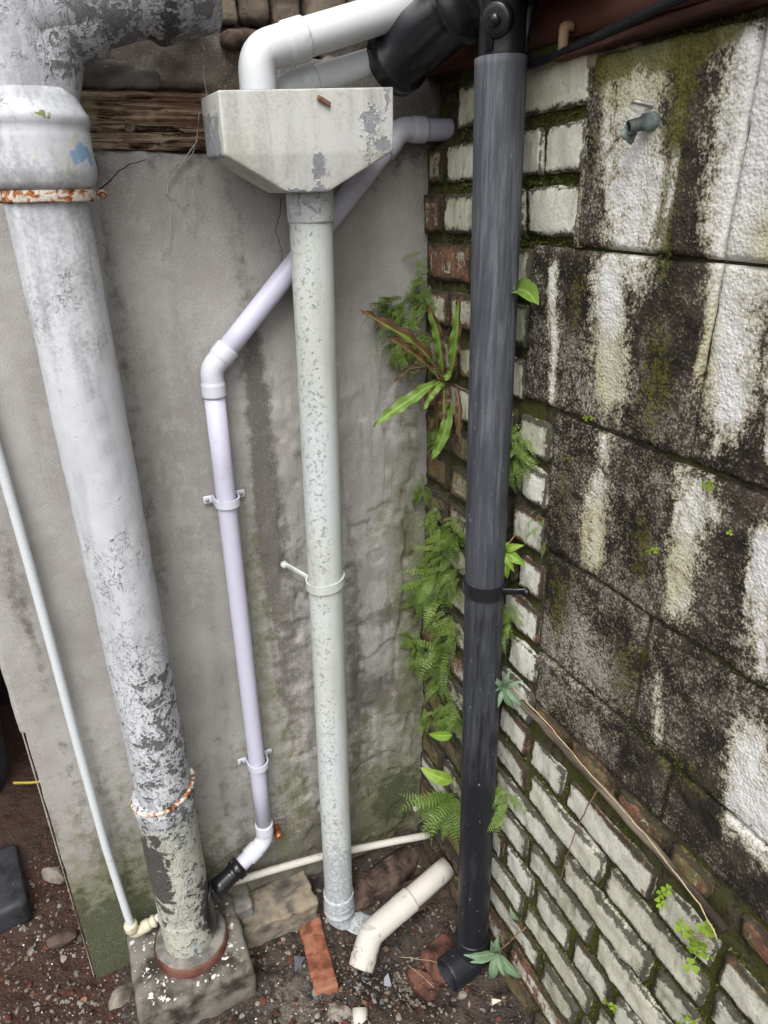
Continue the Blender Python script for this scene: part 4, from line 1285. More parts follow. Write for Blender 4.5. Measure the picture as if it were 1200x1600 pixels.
GX0, GX1, GY = -.2445, -.266, -.082
dp = empty('grey_downpipe', 'worn pale grey downpipe running straight down from the cream hopper', 'pipe', None, (GX1, GY, -.10))
p, _ = resample([(GX0, GY, 1.545), (GX0 - .006, GY, 1.1), (GX0 - .015, GY, .49), (GX1, GY, -.03)], .006)
v, f = tube(p, .0335, 56)
v = np.asarray(v)
side = (v[:, 0] - np.interp(v[:, 2], p[::-1, 2], p[::-1, 0])) / .0335
pe = .24 - .24 * sstep(side, -.3, .4) * sstep(v[:, 2], .1, .3) + .06 * sstep(v[:, 2], .55, .25) + .22 * sstep(v[:, 2], .22, .08) + .10 * fbm(v * 5, 2, 3)
part('pipe_length', (v, f), M['grey_paint'], dp, True, dict(peel=pe))
# shoe at the foot, turned out to the right and forwards
q, _ = resample(fillet([(GX1, GY, .005), (GX1, GY, -.095), (GX1 + .062, GY - .045, -.125)], .045, 12), .004)
d_ = np.linalg.norm(q - q[0], axis=1)
rr = np.where(d_ < .030, .0365, np.where(d_ < .033, .0385, .0358))
rr = np.where((d_ > .052) & (d_ < .058), .0385, rr)
v, f = tube(q, rr, 44, hollow1=True)
part('shoe', (v, f), M['grey_paint'], dp, True, dict(peel=np.full(len(v), .62)))

def strap_bracket(name, label, c, r, z, tails, mat, tilt=0.0, h=.009, cat='bracket', attrs=True, rot=0.0):
    o = empty(name, label, cat, None, (c[0], c[1], z))
    V, F = [], []
    a = np.linspace(0, 2 * np.pi, 80, endpoint=False)
    for t in a:
        zz_ = z + tilt * math.cos(t)
        for (k, dz) in ((0, -h), (0, h), (.0032, h), (.0032, -h)):
            V.append((c[0] + (r + k) * math.cos(t), c[1] + (r + k) * math.sin(t), zz_ + dz))
    n = len(a)
    for i in range(n):
        for j in range(4):
            F.append((4 * i + j, 4 * i + (j + 1) % 4, 4 * ((i + 1) % n) + (j + 1) % 4, 4 * ((i + 1) % n) + j))
    at = dict(peel=np.full(len(V), .12)) if attrs else None
    part('band', (np.array(V), F), mat, o, False, at)
    for pts in tails:
        p_, _ = resample(pts, .004)
        v_, f_ = tube(p_, .0085, 10, flat=.38)
        t_ = part('tail', (v_, f_), mat, o, True, dict(peel=np.full(len(v_), .05)) if attrs else None)
        e_ = np.array(pts[-1], float)
        d1 = (np.array(pts[-1], float) - np.array(pts[-2], float)); d1 /= np.linalg.norm(d1)
        v_, f_ = tube([e_ + np.array([0, -.001, 0]), e_ + np.array([0, -.0095, 0])] if not rot else [e_ + np.array([-.001, 0, 0]), e_ + np.array([-.0085, 0, 0])], [.0085, .0055], 12)
        part('screw_head', (v_, f_), mat, t_, True, dict(peel=np.full(len(v_), .05)) if attrs else None)
    return o
strap_bracket('downpipe_bracket', 'pale painted strap bracket clasping the grey downpipe, its arm to the left', (-.2545, GY), .0345, .870,
              [[(-.282, -.066, .874), (-.296, -.040, .879), (-.306, -.016, .882), (-.312, -.008, .884)]], M['grey_paint'], .004)

# ------------------------------------------------------------------ white pipes into the hopper
wt = empty('white_drain_pipe', 'white plastic pipe sloping down from the top into the hopper', 'pipe', None, (-.315, -.095, 1.66))
A0, A1, A2 = np.array([-.318, -.098, 1.64]), np.array([-.318, -.098, 1.7200]), np.array([.02, -.095, 1.820])
d1 = (A2 - A1) / np.linalg.norm(A2 - A1)
p, s = resample(fillet([A0, A1, A1 + d1 * .075], .034, 14), .003)
L = s[-1]
rr = np.where(L - s < .030, .0272, np.where(s < .02, .0258, .0252))
part('elbow', tube(p, rr, 40), M['white_pvc'], wt)
part('pipe_length', tube(line(A1 + d1 * .04, A2, 10), .0243, 40), M['white_pvc'], wt)
w2 = empty('small_white_pipe', 'thinner white plastic pipe tucked behind and below the sloping white one', 'pipe', None, (-.262, -.060, 1.66))
B0, B1, B2 = np.array([-.268, -.060, 1.64]), np.array([-.268, -.060, 1.683]), np.array([.02, -.052, 1.766])
d2 = (B2 - B1) / np.linalg.norm(B2 - B1)
part('pipe_length', tube(line(B1 + d2 * .02, B2, 8), .0185, 32), M['white_pvc'], w2)
p, s = resample(fillet([B0, B1, B1 + d2 * .05], .024, 12), .003)
part('elbow', tube(p, np.where((s[-1] - s) < .02, .0222, .0208), 32), M['white_pvc'], w2)
v, f, _ = noisy_box((.018, .016, .016), (6, 6, 6), .006, .003, 90, 3)
dc = tag(part('dirt_clod', (v * .9, f), M['root'], hp), '', ''); 
for k_ in ('label', 'category'): del dc[k_]
dc.location = Vector((-.296, -.120, 1.674)) - Vector(hp.location)

# ------------------------------------------------------------------ black rainwater pipe
KX, KY0, KY1 = -.057, -.301, -.350
bk = empty('black_downpipe', 'tall weathered black plastic pipe standing in front of the brick corner', 'pipe', None, (KX, KY1, -.03))
p, _ = resample([(KX, KY0, 1.700), (KX, KY0 - .012, 1.375), (KX, KY0 - .022, 1.0), (KX, KY1 + .010, .534), (KX, KY1, .020)], .010)
v, f = tube(p, .0335, 52)
v = np.asarray(v)
ch = sstep(v[:, 2], .25, 1.4)
sd_ = (v[:, 0] - KX) / .0335
dirt = .45 * sstep(sd_, -.75, -.98) * sstep(v[:, 2], 1.0, .5) + .25 * sstep(v[:, 2], .5, .1) * sstep(sd_, -.6, -.9)
part('pipe_length', (v, f), M['black_pipe'], bk, True, dict(chalk=ch, dirt=dirt))
q, _ = resample(fillet([(KX, KY1 + .002, .060), (KX, KY1, -.012), (KX - .068, KY1 - .010, -.016)], .036, 12), .004)
d_ = np.linalg.norm(q - q[0], axis=1)
v, f = tube(q, np.where(d_ < .004, .0345, .0368), 44, hollow1=True)
part('shoe', (v, f), M['black_pipe'], bk, True, dict(chalk=np.full(len(v), .05), dirt=np.full(len(v), .0)))
part('joint_ring', lathe_z([(.0575, .0362), (.058, .0375), (.061, .0377), (.062, .036)], (KX, KY1 + .002), 44), M['black_gloss'], bk)
v, f = lathe_z([(.938, .0337), (.9385, .0348), (.950, .0350), (.9505, .0337)], (KX, KY0 - .026), 44)
# bracket
br = strap_bracket('pipe_bracket', 'black clamp around the tall black pipe, screwed to the brick wall', (KX, KY0 - .025), .0345, .935,
                   [[(KX + .012, KY0 - .058, .937), (KX + .030, KY0 - .075, .940), (-.012, KY0 - .085, .942)]], M['black_gloss'], .0, .0115, 'bracket', False, 1.0)

# black fittings above
fj = empty('black_pipe_junction', 'glossy black pipe junction with a wide branch above the black pipe', 'pipe', None, (KX, -.29, 1.70))
part('neck', lathe_z([(1.690, .0290), (1.704, .0300), (1.75, .0300), (1.765, .036), (1.80, .038), (1.90, .038)], (KX + .001, KY0 + .001), 40), M['black_gloss'], fj)
J = np.array([-.045, -.262, 1.795])
K = np.array([-.092, -.055, 1.722])
dj = (K - J) / np.linalg.norm(K - J)
Lj = np.linalg.norm(K - J)
path = [J + dj * t for t in (-.02, .02, .045, .048, .060, .063, .066, .080, .083, .14, .19, .192, .200, .203, .218, .220)]
rad = [.042, .043, .043, .0500, .0510, .0510, .045, .045, .0430, .0430, .0430, .0480, .0500, .0500, .0490, .0460]
part('wide_branch', tube(path, rad, 56, hollow1=True, wall=.9), M['black_gloss'], fj)
bj = np.array([-.075, -.318, 1.737]); nj = np.array([-.75, -.62, -.15]); nj = nj / np.linalg.norm(nj)
hb = part('boss', tube([bj, bj + nj * .012, bj + nj * .014, bj + nj * .0145], [.020, .019, .0165, .013], 28), M['black_gloss'], fj)
part('bolt', hexnut(bj + nj * .0135, nj, .0075, .007), M['black_gloss'], hb)
for s in (-1, 1):
    part('web', tube(line((KX + s * .026, KY0 - .012, 1.705), (KX + s * .034, KY0 - .01, 1.80), 6), [.006, .007, .009, .012, .014, .016], 10), M['black_gloss'], fj)
# the socket that points along the fascia, partly above the frame
c0 = np.array([-.052, -.330, 1.795]); c1 = np.array([-.050, -.455, 1.800]); dc_ = (c1 - c0) / np.linalg.norm(c1 - c0)
part('side_socket', tube([c0, c0 + dc_ * .05, c0 + dc_ * .053, c0 + dc_ * .075, c0 + dc_ * .078, c0 + dc_ * .12, c0 + dc_ * .122], [.040, .040, .047, .048, .0455, .0455, .042], 44), M['black_gloss'], fj)

# ------------------------------------------------------------------ fascia above the brick wall
fa = empty('fascia_board', 'dark red brown painted fascia board along the top of the brick wall', 'board', None, (0, -.6, 1.70))
v, f, _ = noisy_box((.028, 1.55, .24), (3, 90, 12), .003, .0016, 20, 4)
part('board', (v + np.array([.012, -.70, 1.835]), f), M['fascia'], fa)
v, f, _ = noisy_box((.034, 1.2, .014), (4, 80, 3), .004, .0018, 20, 5)
part('drip_strip', (v @ np.array(Matrix.Rotation(-.035, 3, 'X')).T + np.array([-.004, -.95, 1.717]), f), M['red_wood'], fa)
v, f, _ = noisy_box((.16, 1.6, .03), (6, 60, 2), .003, .0016, 20, 6)
part('soffit', (v + np.array([-.055, -.70, 1.965]), f), M['fascia'], fa)  # overhang above the frame, added for the shade it gives
v, f, _ = noisy_box((.030, .42, .10), (3, 20, 5), .003, .002, 20, 8)
part('wall_plate', (v + np.array([.030, -.13, 1.758]), f), M['brick_dark'], fa)
ca = empty('black_cable', 'black cable sagging along the lower edge of the fascia board', 'cable', None, (-.02, -.6, 1.70))
p, _ = resample([(-.010, -.245, 1.693), (-.014, -.32, 1.694), (-.018, -.40, 1.7005), (-.024, -.50, 1.711), (-.028, -.60, 1.722), (-.030, -.72, 1.735), (-.03, -.9, 1.75), (-.03, -1.3, 1.77)], .01)
part('cable_run', tube(p, .0052, 10), M['cable'], ca)
kc = empty('cable_clip', 'small tan clip on the fascia board right of the black pipe', 'clip', None, (-.004, -.378, 1.712))
p, _ = resample(fillet([(-.004, -.372, 1.700), (-.016, -.372, 1.700), (-.016, -.372, 1.726), (-.004, -.372, 1.726)], .004, 5), .002)
part('clip_body', tube(p, .0062, 8, flat=.7), M['tan'], kc)

# broken metal bracket in the upper block
wk = empty('wall_plug', 'broken grey green metal pipe fitting sticking out of the upper block', 'fitting', None, (0, -.520, 1.612))
def wk_s(v): return (np.asarray(v) - np.array([0, -.53, 1.61])) * .62 + np.array([0, -.520, 1.612])
def wk_part(n, vf, m_): return part(n, (wk_s(vf[0]), vf[1]), M[m_], wk)
wk_part('rear_socket', tube(line((.010, -.545, 1.617), (-.026, -.532, 1.612), 4), [.017, .0165, .015, .0145], 20), 'verdigris')
wk_part('split_tube', tube(line((-.020, -.536, 1.613), (-.050, -.524, 1.604), 4), [.0115, .0115, .012, .0122], 20, hollow1=True, wall=.75), 'verdigris')
v, f, _ = noisy_box((.030, .005, .022), (5, 2, 5), .002, .001, 60, 4)
wk_part('torn_plate', (v @ np.array(Matrix.Rotation(.5, 3, 'Y')).T + np.array([-.040, -.516, 1.594]), f), 'verdigris')
wk_part('pin', tube(line((.004, -.540, 1.636), (-.040, -.514, 1.646), 4), [.005, .0048, .0045, .004], 12), 'metal')
v, f, _ = noisy_box((.020, .060, .075), (4, 14, 16), .006, .006, 60, 14)
wk_part('mortar_patch', (v + np.array([.008, -.553, 1.617]), f), 'mortar_grey')

# ------------------------------------------------------------------ things lying on the soil
def gzf(x, y): return float(ground_z(np.array([x]), np.array([y]))[0])

lb = empty('loose_brick', 'orange red brick lying on its edge between the grey downpipe and the pad', 'brick', None, (-.356, -.158, -.10))
v, f, _ = noisy_box((.054, .205, .09), (12, 40, 16), .004, .0022, 60, 17)
Rm = np.array(Matrix.Rotation(math.radians(-7), 3, 'Z') @ Matrix.Rotation(math.radians(-4), 3, 'X'))
v = v @ Rm.T + np.array([-.356, -.160, -.088])
part('brick_body', (v, f), M['red_brick'], lb)

lp = empty('loose_pipe', 'short dirty cream plastic pipe with a bend lying on the rubble', 'pipe', None, (-.15, -.20, -.03))
LA, LB, LC = np.array([-.006, -.158, .030]), np.array([-.195, -.196, -.002]), np.array([-.285, -.268, -.045])
dl = (LB - LA) / np.linalg.norm(LB - LA)
part('pipe_length', tube(line(LA, LB - dl * .02, 8), .0258, 40, hollow0=True, wall=.88), M['cream_pvc'], lp)
LB2 = LB + dl * .045
p, s = resample(fillet([LA + dl * .118, LB2, LB2 + np.array([-.040, -.034, -.044])], .045, 14), .003)
L = s[-1]
rr = np.where(s < .040, .0292, .0285)
rr = np.where(L - s < .020, .0292, rr); rr = np.where(np.abs(L - s - .020) < .0022, .0300, rr)
part('bend', tube(p, rr, 44, hollow1=True), M['cream_pvc'], lp)

cp = empty('pipe_offcut', 'white pipe offcut poking out of the soil at the bottom edge', 'pipe', None, (-.335, -.35, -.07))
part('offcut_body', tube(line((-.318, -.322, -.045), (-.355, -.40, -.085), 6), .0165, 28, hollow0=True), M['cream_pvc'], cp)

def stone(name, label, cat, c, r, seed, sq, mat, group=None, sub=3, rz=0.0, amp=.3):
    o = link(name, make_mesh(name, *rock(r, seed, sub, amp, sq), M[mat], False))
    o.location = c
    o.rotation_euler = (0, 0, rz)
    return tag(o, label, cat, group)
stone('red_rock', 'large rounded red stone beside the foot of the black pipe', 'stone', (-.085, -.300, -.085), .075, 3, (.8, 1.15, .75), 'red_rock', None, 4, .3)
stone('dark_rock', 'dark red brown lump of stone under the thin pipe in the corner', 'stone', (-.105, -.055, -.055), .085, 12, (1.1, .75, .75), 'dark_rock', None, 4, .2)
stone('dark_rock', 'dark crumbling stone between the grey downpipe and the corner lump', 'stone', (-.200, -.055, -.075), .06, 23, (.9, .9, .9), 'dark_rock', None, 4, .9)
stone('dark_rock', 'dark stone right behind the cut end of the loose pipe', 'stone', (-.045, -.130, -.06), .07, 31, (.8, 1.0, .75), 'dark_rock', None, 4, 1.3)
stone('clay_lump', 'long brown clay ridge in front of the red stone', 'stone', (-.150, -.315, -.115), .055, 41, (.55, 1.3, .6), 'red_rock', None, 3, .45)
stone('grey_rubble', 'crumbly grey lump below the loose red brick', 'stone', (-.365, -.305, -.075), .042, 51, (.9, .9, .8), 'grey_rock', None, 4, .4)
stone('grey_rubble', 'pale lump of rubble at the bottom left of the wall end', 'stone', (-.775, -.070, -.045), .026, 61, (1.2, .9, .6), 'grey_rock', None, 3, .4)
stone('soil_lump', 'grey chunk of rubble in the shaded gap beside the wall end', 'stone', (-.885, .270, .015), .032, 71, (.7, 1.3, .6), 'grey_rock', None, 3, .7)
stone('soil_lump', 'flat brown stone on the red soil left of the wall end', 'stone', (-.88, .105, -.012), .030, 81, (1.1, .8, .5), 'dark_rock', None, 3, .1)
stone('soil_lump', 'dark stone at the bottom edge right of the white offcut', 'stone', (-.275, -.345, -.10), .04, 91, (1, .8, .7), 'dark_rock', None, 3, .1)
stone('soil_lump', 'brown stone at the bottom edge below the red stone', 'stone', (-.180, -.395, -.115), .05, 95, (1.2, .8, .6), 'dark_rock', None, 3, .8)

def shard(name, label, cat, c, pts, th, mat, rot):
    n = len(pts)
    V = [(x, y, th / 2) for x, y in pts] + [(x, y, -th / 2) for x, y in pts]
    F = [tuple(range(n)), tuple(range(2 * n - 1, n - 1, -1))] + [(i, n + i, n + (i + 1) % n, (i + 1) % n) for i in range(n)]
    F = [q[::-1] if len(q) == 4 else q for q in F]
    o = link(name, make_mesh(name, V, F, M[mat], False))
    o.location = c
    o.rotation_euler = rot
    return tag(o, label, cat)
shard('slate_shard', 'pale blue grey slate shard among the rubble right of the brick', 'shard', (-.235, -.278, -.098), [(-.016, -.016), (.010, -.020), (.016, .022), (.004, .018)], .004, 'slate_pale', (.45, .15, .1))
shard('slate_shard', 'dark triangular slate shard lying left of the red brick', 'shard', (-.402, -.175, -.040), [(-.018, -.016), (.018, .004), (-.006, .018)], .004, 'slate', (.2, .1, .1))
shard('slate_shard', 'dark flat slate piece leaning under the bend of the loose pipe', 'shard', (-.285, -.262, -.105), [(-.03, -.012), (.03, -.016), (.026, .014), (-.02, .016)], .005, 'slate', (.5, -.2, .4))
shard('pottery_shard', 'mottled cream pottery shard at the bottom edge by the brick wall', 'shard', (-.092, -.420, -.068), [(-.020, -.026), (.016, -.022), (.020, .012), (.002, .026), (-.018, .010)], .010, 'pottery', (.7, .25, .4))
shard('pottery_shard', 'pale pink pottery shard nearest the brick wall at the bottom edge', 'shard', (-.056, -.452, -.058), [(-.016, -.03), (.020, -.026), (.012, .022), (-.006, .026)], .008, 'pottery', (.8, -.1, -.4))

# crumbs, grit and paint flakes: one mass
def scatter(name, label, n, region, s0, s1, mat, seed, flat=.7, kind='rock'):
    r = np.random.default_rng(seed)
    base = [rock(1.0, seed + i, 1, .4) for i in range(5)]
    V, F, off = [], [], 0
    pts = []
    while len(pts) < n:
        x, y = region(r)
        if -.752 < x < -.50 and -.205 < y < .02: continue
        if y > -.01 and x > -.83: continue
        if x > -.015: continue
        pts.append((x, y))
    pts = np.array(pts)
    z = ground_z(pts[:, 0], pts[:, 1])
    for (x, y), zz_ in zip(pts, z):
        v, f = base[r.integers(5)]
        s = s0 + (s1 - s0) * r.random() ** 2.5
        q = np.array(Matrix.Rotation(r.uniform(0, 6.28), 3, 'Z') @ Matrix.Rotation(r.uniform(-.6, .6), 3, 'X'))
        w = (v * s * np.array([1, r.uniform(.5, 1), flat * r.uniform(.5, 1)])) @ q.T + np.array([x, y, zz_ + s * .12])
        V.append(w); F += [tuple(i + off for i in g) for g in f]; off += len(v)
    o = obj(name, np.concatenate(V), F, M[mat], None, False)
    o['kind'] = 'stuff'
    o['label'] = label
    o['category'] = 'rubble'
    return o
def reg(*blobs):
    def g(r):
        b = blobs[r.integers(len(blobs))]
        return r.normal(b[0], b[2]), r.normal(b[1], b[3])
    return g
def box(x0, x1, y0, y1): return lambda r: (r.uniform(x0, x1), r.uniform(y0, y1))
scatter('brown_crumbs', 'brown crumbs of soil and mortar strewn over the ground', 4200, box(-1.15, -.02, -.62, .35), .0015, .0085, 'rubble', 3)
scatter('grey_pebbles', 'grey pebbles and broken mortar strewn over the ground', 420, box(-1.15, -.02, -.62, .35), .003, .013, 'grey_rock', 13)
scatter('red_crumbs', 'red brick crumbs and small stones strewn over the ground', 420, box(-1.1, -.02, -.60, .30), .003, .014, 'red_crumb', 23)
scatter('paint_flakes', 'tiny white paint flakes strewn over the soil', 620, box(-1.15, -.25, -.55, .30), .0010, .0036, 'flake', 33, .3)
scatter('pebble_heap', 'yellowish pebbles heaped in the washed out hollow', 170, reg((-.185, -.285, .022, .022), (-.20, -.33, .02, .02), (-.30, -.22, .03, .03)), .003, .009, 'grey_rock', 43)
scatter('leaf_litter', 'brown bits of dead leaf and twig strewn over the soil', 260, box(-1.1, -.03, -.60, .25), .003, .011, 'twig', 63, .12)
scatter('slate_chips', 'dark blue grey slate chips strewn around the pad', 90, reg((-.775, -.14, .04, .03), (-.44, -.27, .06, .05), (-.26, -.25, .04, .04)), .003, .010, 'slate', 53, .3)

# dead stalks and rootlets
def strand(name, label, cat, pts, r, mat, parent=None, nm='strand'):
    p, _ = resample(pts, .006)
    p = p + .0016 * np.stack([fbm(p * 60, 2, 1), fbm(p * 60, 2, 2), fbm(p * 60, 2, 3)], -1)
    return p
hr = empty('hanging_roots', 'fine dry rootlets trailing down the wall left of the hopper', 'roots', None, (-.40, -.02, 1.60))
rg2 = np.random.default_rng(4)
for i, pts in enumerate([[(-.372, -.022, 1.728), (-.374, -.022, 1.70), (-.371, -.022, 1.672), (-.385, -.020, 1.65), (-.392, -.018, 1.618), (-.410, -.012, 1.597), (-.418, -.008, 1.585), (-.440, -.006, 1.562), (-.443, -.006, 1.545)],
                         [(-.392, -.016, 1.62), (-.400, -.012, 1.60), (-.412, -.008, 1.59), (-.424, -.008, 1.588), (-.436, -.007, 1.575)],
                         [(-.410, -.007, 1.570), (-.418, -.008, 1.555), (-.414, -.007, 1.53)], [(-.405, -.007, 1.565), (-.404, -.008, 1.54), (-.396, -.007, 1.51)],
                         [(-.440, -.007, 1.53), (-.445, -.007, 1.50), (-.452, -.007, 1.475), (-.462, -.007, 1.46)], [(-.445, -.006, 1.55), (-.425, -.007, 1.535), (-.418, -.007, 1.527)],
                         [(-.419, -.007, 1.51), (-.41, -.007, 1.50), (-.408, -.007, 1.485)]]):
    part('rootlet', tube(strand('', '', '', pts, 0, ''), .00055 if i > 1 else .0008, 5), M['root'], hr)
part('rootlet', tube(strand('', '', '', [(-.371, -.022, 1.73), (-.3705, -.022, 1.738)], 0, ''), .0022, 6), M['root'], hr)

gs = empty('straw_stem', 'dry straw coloured grass stem lying along the wooden batten', 'stem', None, (-.02, -.6, .71))
part('stem', tube(strand('', '', '', [(-.020, -.370, .742), (-.016, -.46, .733), (-.018, -.547, .724), (-.020, -.64, .718), (-.018, -.713, .708), (-.020, -.80, .690), (-.026, -.835, .678), (-.024, -.838, .665)], 0, ''), .0011, 6), M['straw'], gs)
tw = empty('bramble_twig', 'thin red brown twig hanging down over the white bricks', 'twig', None, (-.01, -.56, .55))
part('stem', tube(strand('', '', '', [(-.012, -.598, .70), (-.016, -.585, .658), (-.014, -.570, .60), (-.013, -.560, .555), (-.014, -.548, .48), (-.012, -.542, .43)], 0, ''), np.linspace(.0014, .0008, 49)[:len(strand('', '', '', [(-.012, -.598, .70), (-.016, -.585, .658), (-.014, -.570, .60), (-.013, -.560, .555), (-.014, -.548, .48), (-.012, -.542, .43)], 0, ''))], 6), M['twig'], tw)
hw_ = empty('dead_creeper', 'thin dead creeper hanging along the right side of the black pipe', 'creeper', None, (-.02, -.31, .8))
part('stem', tube(strand('', '', '', [(-.020, -.305, 1.10), (-.018, -.303, .97), (-.020, -.300, .861), (-.018, -.306, .74), (-.020, -.313, .653), (-.018, -.335, .555), (-.016, -.345, .515)], 0, ''), .0009, 5), M['twig'], hw_)
dg = empty('dead_stalks', 'pale dead stalks scattered between the red stone and the hollow', 'stalks', None, (-.14, -.30, -.05))
for i in range(9):
    a0 = np.array([-.15 + .06 * rg2.normal() * .5, -.315 + .03 * rg2.normal(), -.055 + .01 * rg2.random()])
    d = np.array([rg2.normal(), rg2.normal(), .25 * rg2.normal()]) * .022
    part('stalk', tube(strand('', '', '', [a0 - d, a0 + np.array([0, 0, .006]), a0 + d], 0, ''), .0005, 5), M['twig' if i % 2 else 'straw'], dg)
dl_ = empty('dead_leaf', 'curled brown dead leaf resting on the rim of the hopper', 'leaf', None, (-.244, -.158, 1.662))
v, f, _ = noisy_box((.022, .004, .008), (8, 2, 4), .0018, .0012, 120, 3)
part('leaf_blade', (v @ np.array(Matrix.Rotation(.45, 3, 'Y')).T + np.array([-.244, -.1555, 1.6605]), f), M['twig'], dl_)

# ------------------------------------------------------------------ plants
def basis(d, n):
    d = Vector(d).normalized(); n = Vector(n)
    n = (n - d * n.dot(d)).normalized()
    return Matrix((d, n.cross(d), n)).transposed().to_4x4()

def frond_mesh(name, mat, seed, pairs=15, droop=.35, size=.085, round_=True, toothed=False):
    """pinnate frond one unit long along +x, upper side +z"""
    r = np.random.default_rng(seed)
    V, F = [], []
    def mid(t): return np.array([t * (1 - .12 * t), .04 * math.sin(t * 5 + seed), .10 * math.sin(t * 2.2) - droop * t * t])
    n = 14
    for i in range(n + 1):
        p = mid(i / n); w = .009 * (1 - .7 * i / n)
        V += [p + np.array([0, -w, .002]), p + np.array([0, w, .002])]
    F += [(2 * i, 2 * i + 2, 2 * i + 3, 2 * i + 1) for i in range(n)]
    for i in range(pairs):
        t = .10 + .88 * i / pairs
        prof = math.sin(math.pi * min(1, .28 + t * .74)) ** .8
        s = size * prof * r.uniform(.85, 1.1)
        p = mid(t); tg = mid(min(1, t + .02)) - mid(t); tg /= np.linalg.norm(tg)
        for sd_ in (-1, 1):
            d = np.array([.25, sd_ * 1.0, r.uniform(-.25, .2)]); d /= np.linalg.norm(d)
            if round_:
                c = p + d * s * .62
                k = len(V)
                m_ = 7
                for j in range(m_):
                    a = j / m_ * 2 * math.pi
                    V.append(c + d * math.cos(a) * s * .52 + tg * math.sin(a) * s * .30 + np.array([0, 0, .012 * math.cos(2 * a) + r.uniform(-.006, .006)]))
                F.append(tuple(range(k, k + m_)) if sd_ < 0 else tuple(range(k + m_ - 1, k - 1, -1)))
            else:
                L = s * 2.6
                k = len(V)
                for (a, w) in ((0, .22), (.35, .34), (.7, .24), (1.0, .02)):
                    c = p + d * L * a + np.array([0, 0, -.10 * a * a * L])
                    V += [c - tg * s * w, c + tg * s * w]
                F += [(k + 2 * q, k + 2 * q + 2, k + 2 * q + 3, k + 2 * q + 1) for q in range(3)]
    return make_mesh(name, np.array(V), F, M[mat], True)

SPL = [frond_mesh('frond', 'spleen', i, 11 + i, .25 + .12 * i, .092) for i in range(4)]
SPD = [frond_mesh('frond', 'dead', 20 + i, 12, .4, .075) for i in range(2)]
FRN = [frond_mesh('frond', 'fern_light', 30 + i, 15, .25 + .1 * i, .060, False) for i in range(3)]
rp_ = random.Random(11)
def fern(label, c, n, size, out, spread=1.0, meshes=SPL, hang=.5, group='spleenwort ferns in the wall joints', name='spleenwort_fern', cat='fern', dead=0.0):
    o = empty(name, label, cat, group, c)
    out = Vector(out).normalized()
    side = out.cross(Vector((0, 0, 1))).normalized()
    for i in range(int(n * 2.4)):
        a = rp_.uniform(-1.35, 1.35) * spread
        e = rp_.uniform(-.6, .75) - hang
        d = out * (math.cos(a) * .75) + side * math.sin(a) + Vector((0, 0, e))
        d.normalize()
        me = rp_.choice(SPD) if rp_.random() < dead else rp_.choice(meshes)
        l = link('frond', me, o)
        up_ = out * .6 + Vector((0, 0, .9))
        mm = basis(d, up_ + Vector((rp_.uniform(-.3, .3), rp_.uniform(-.3, .3), 0)))
        s = size * rp_.uniform(.45, 1.2)
        mm = mm @ Matrix.Diagonal((s, s, s, 1))
        mm.translation = Vector((rp_.uniform(-.006, .006), rp_.uniform(-.018, .018), rp_.uniform(-.028, .028)))
        l.matrix_basis = mm
    return o
Wr, Wb = (-1, 0, 0), (0, -1, 0)
diag = (-.75, -.65, 0)
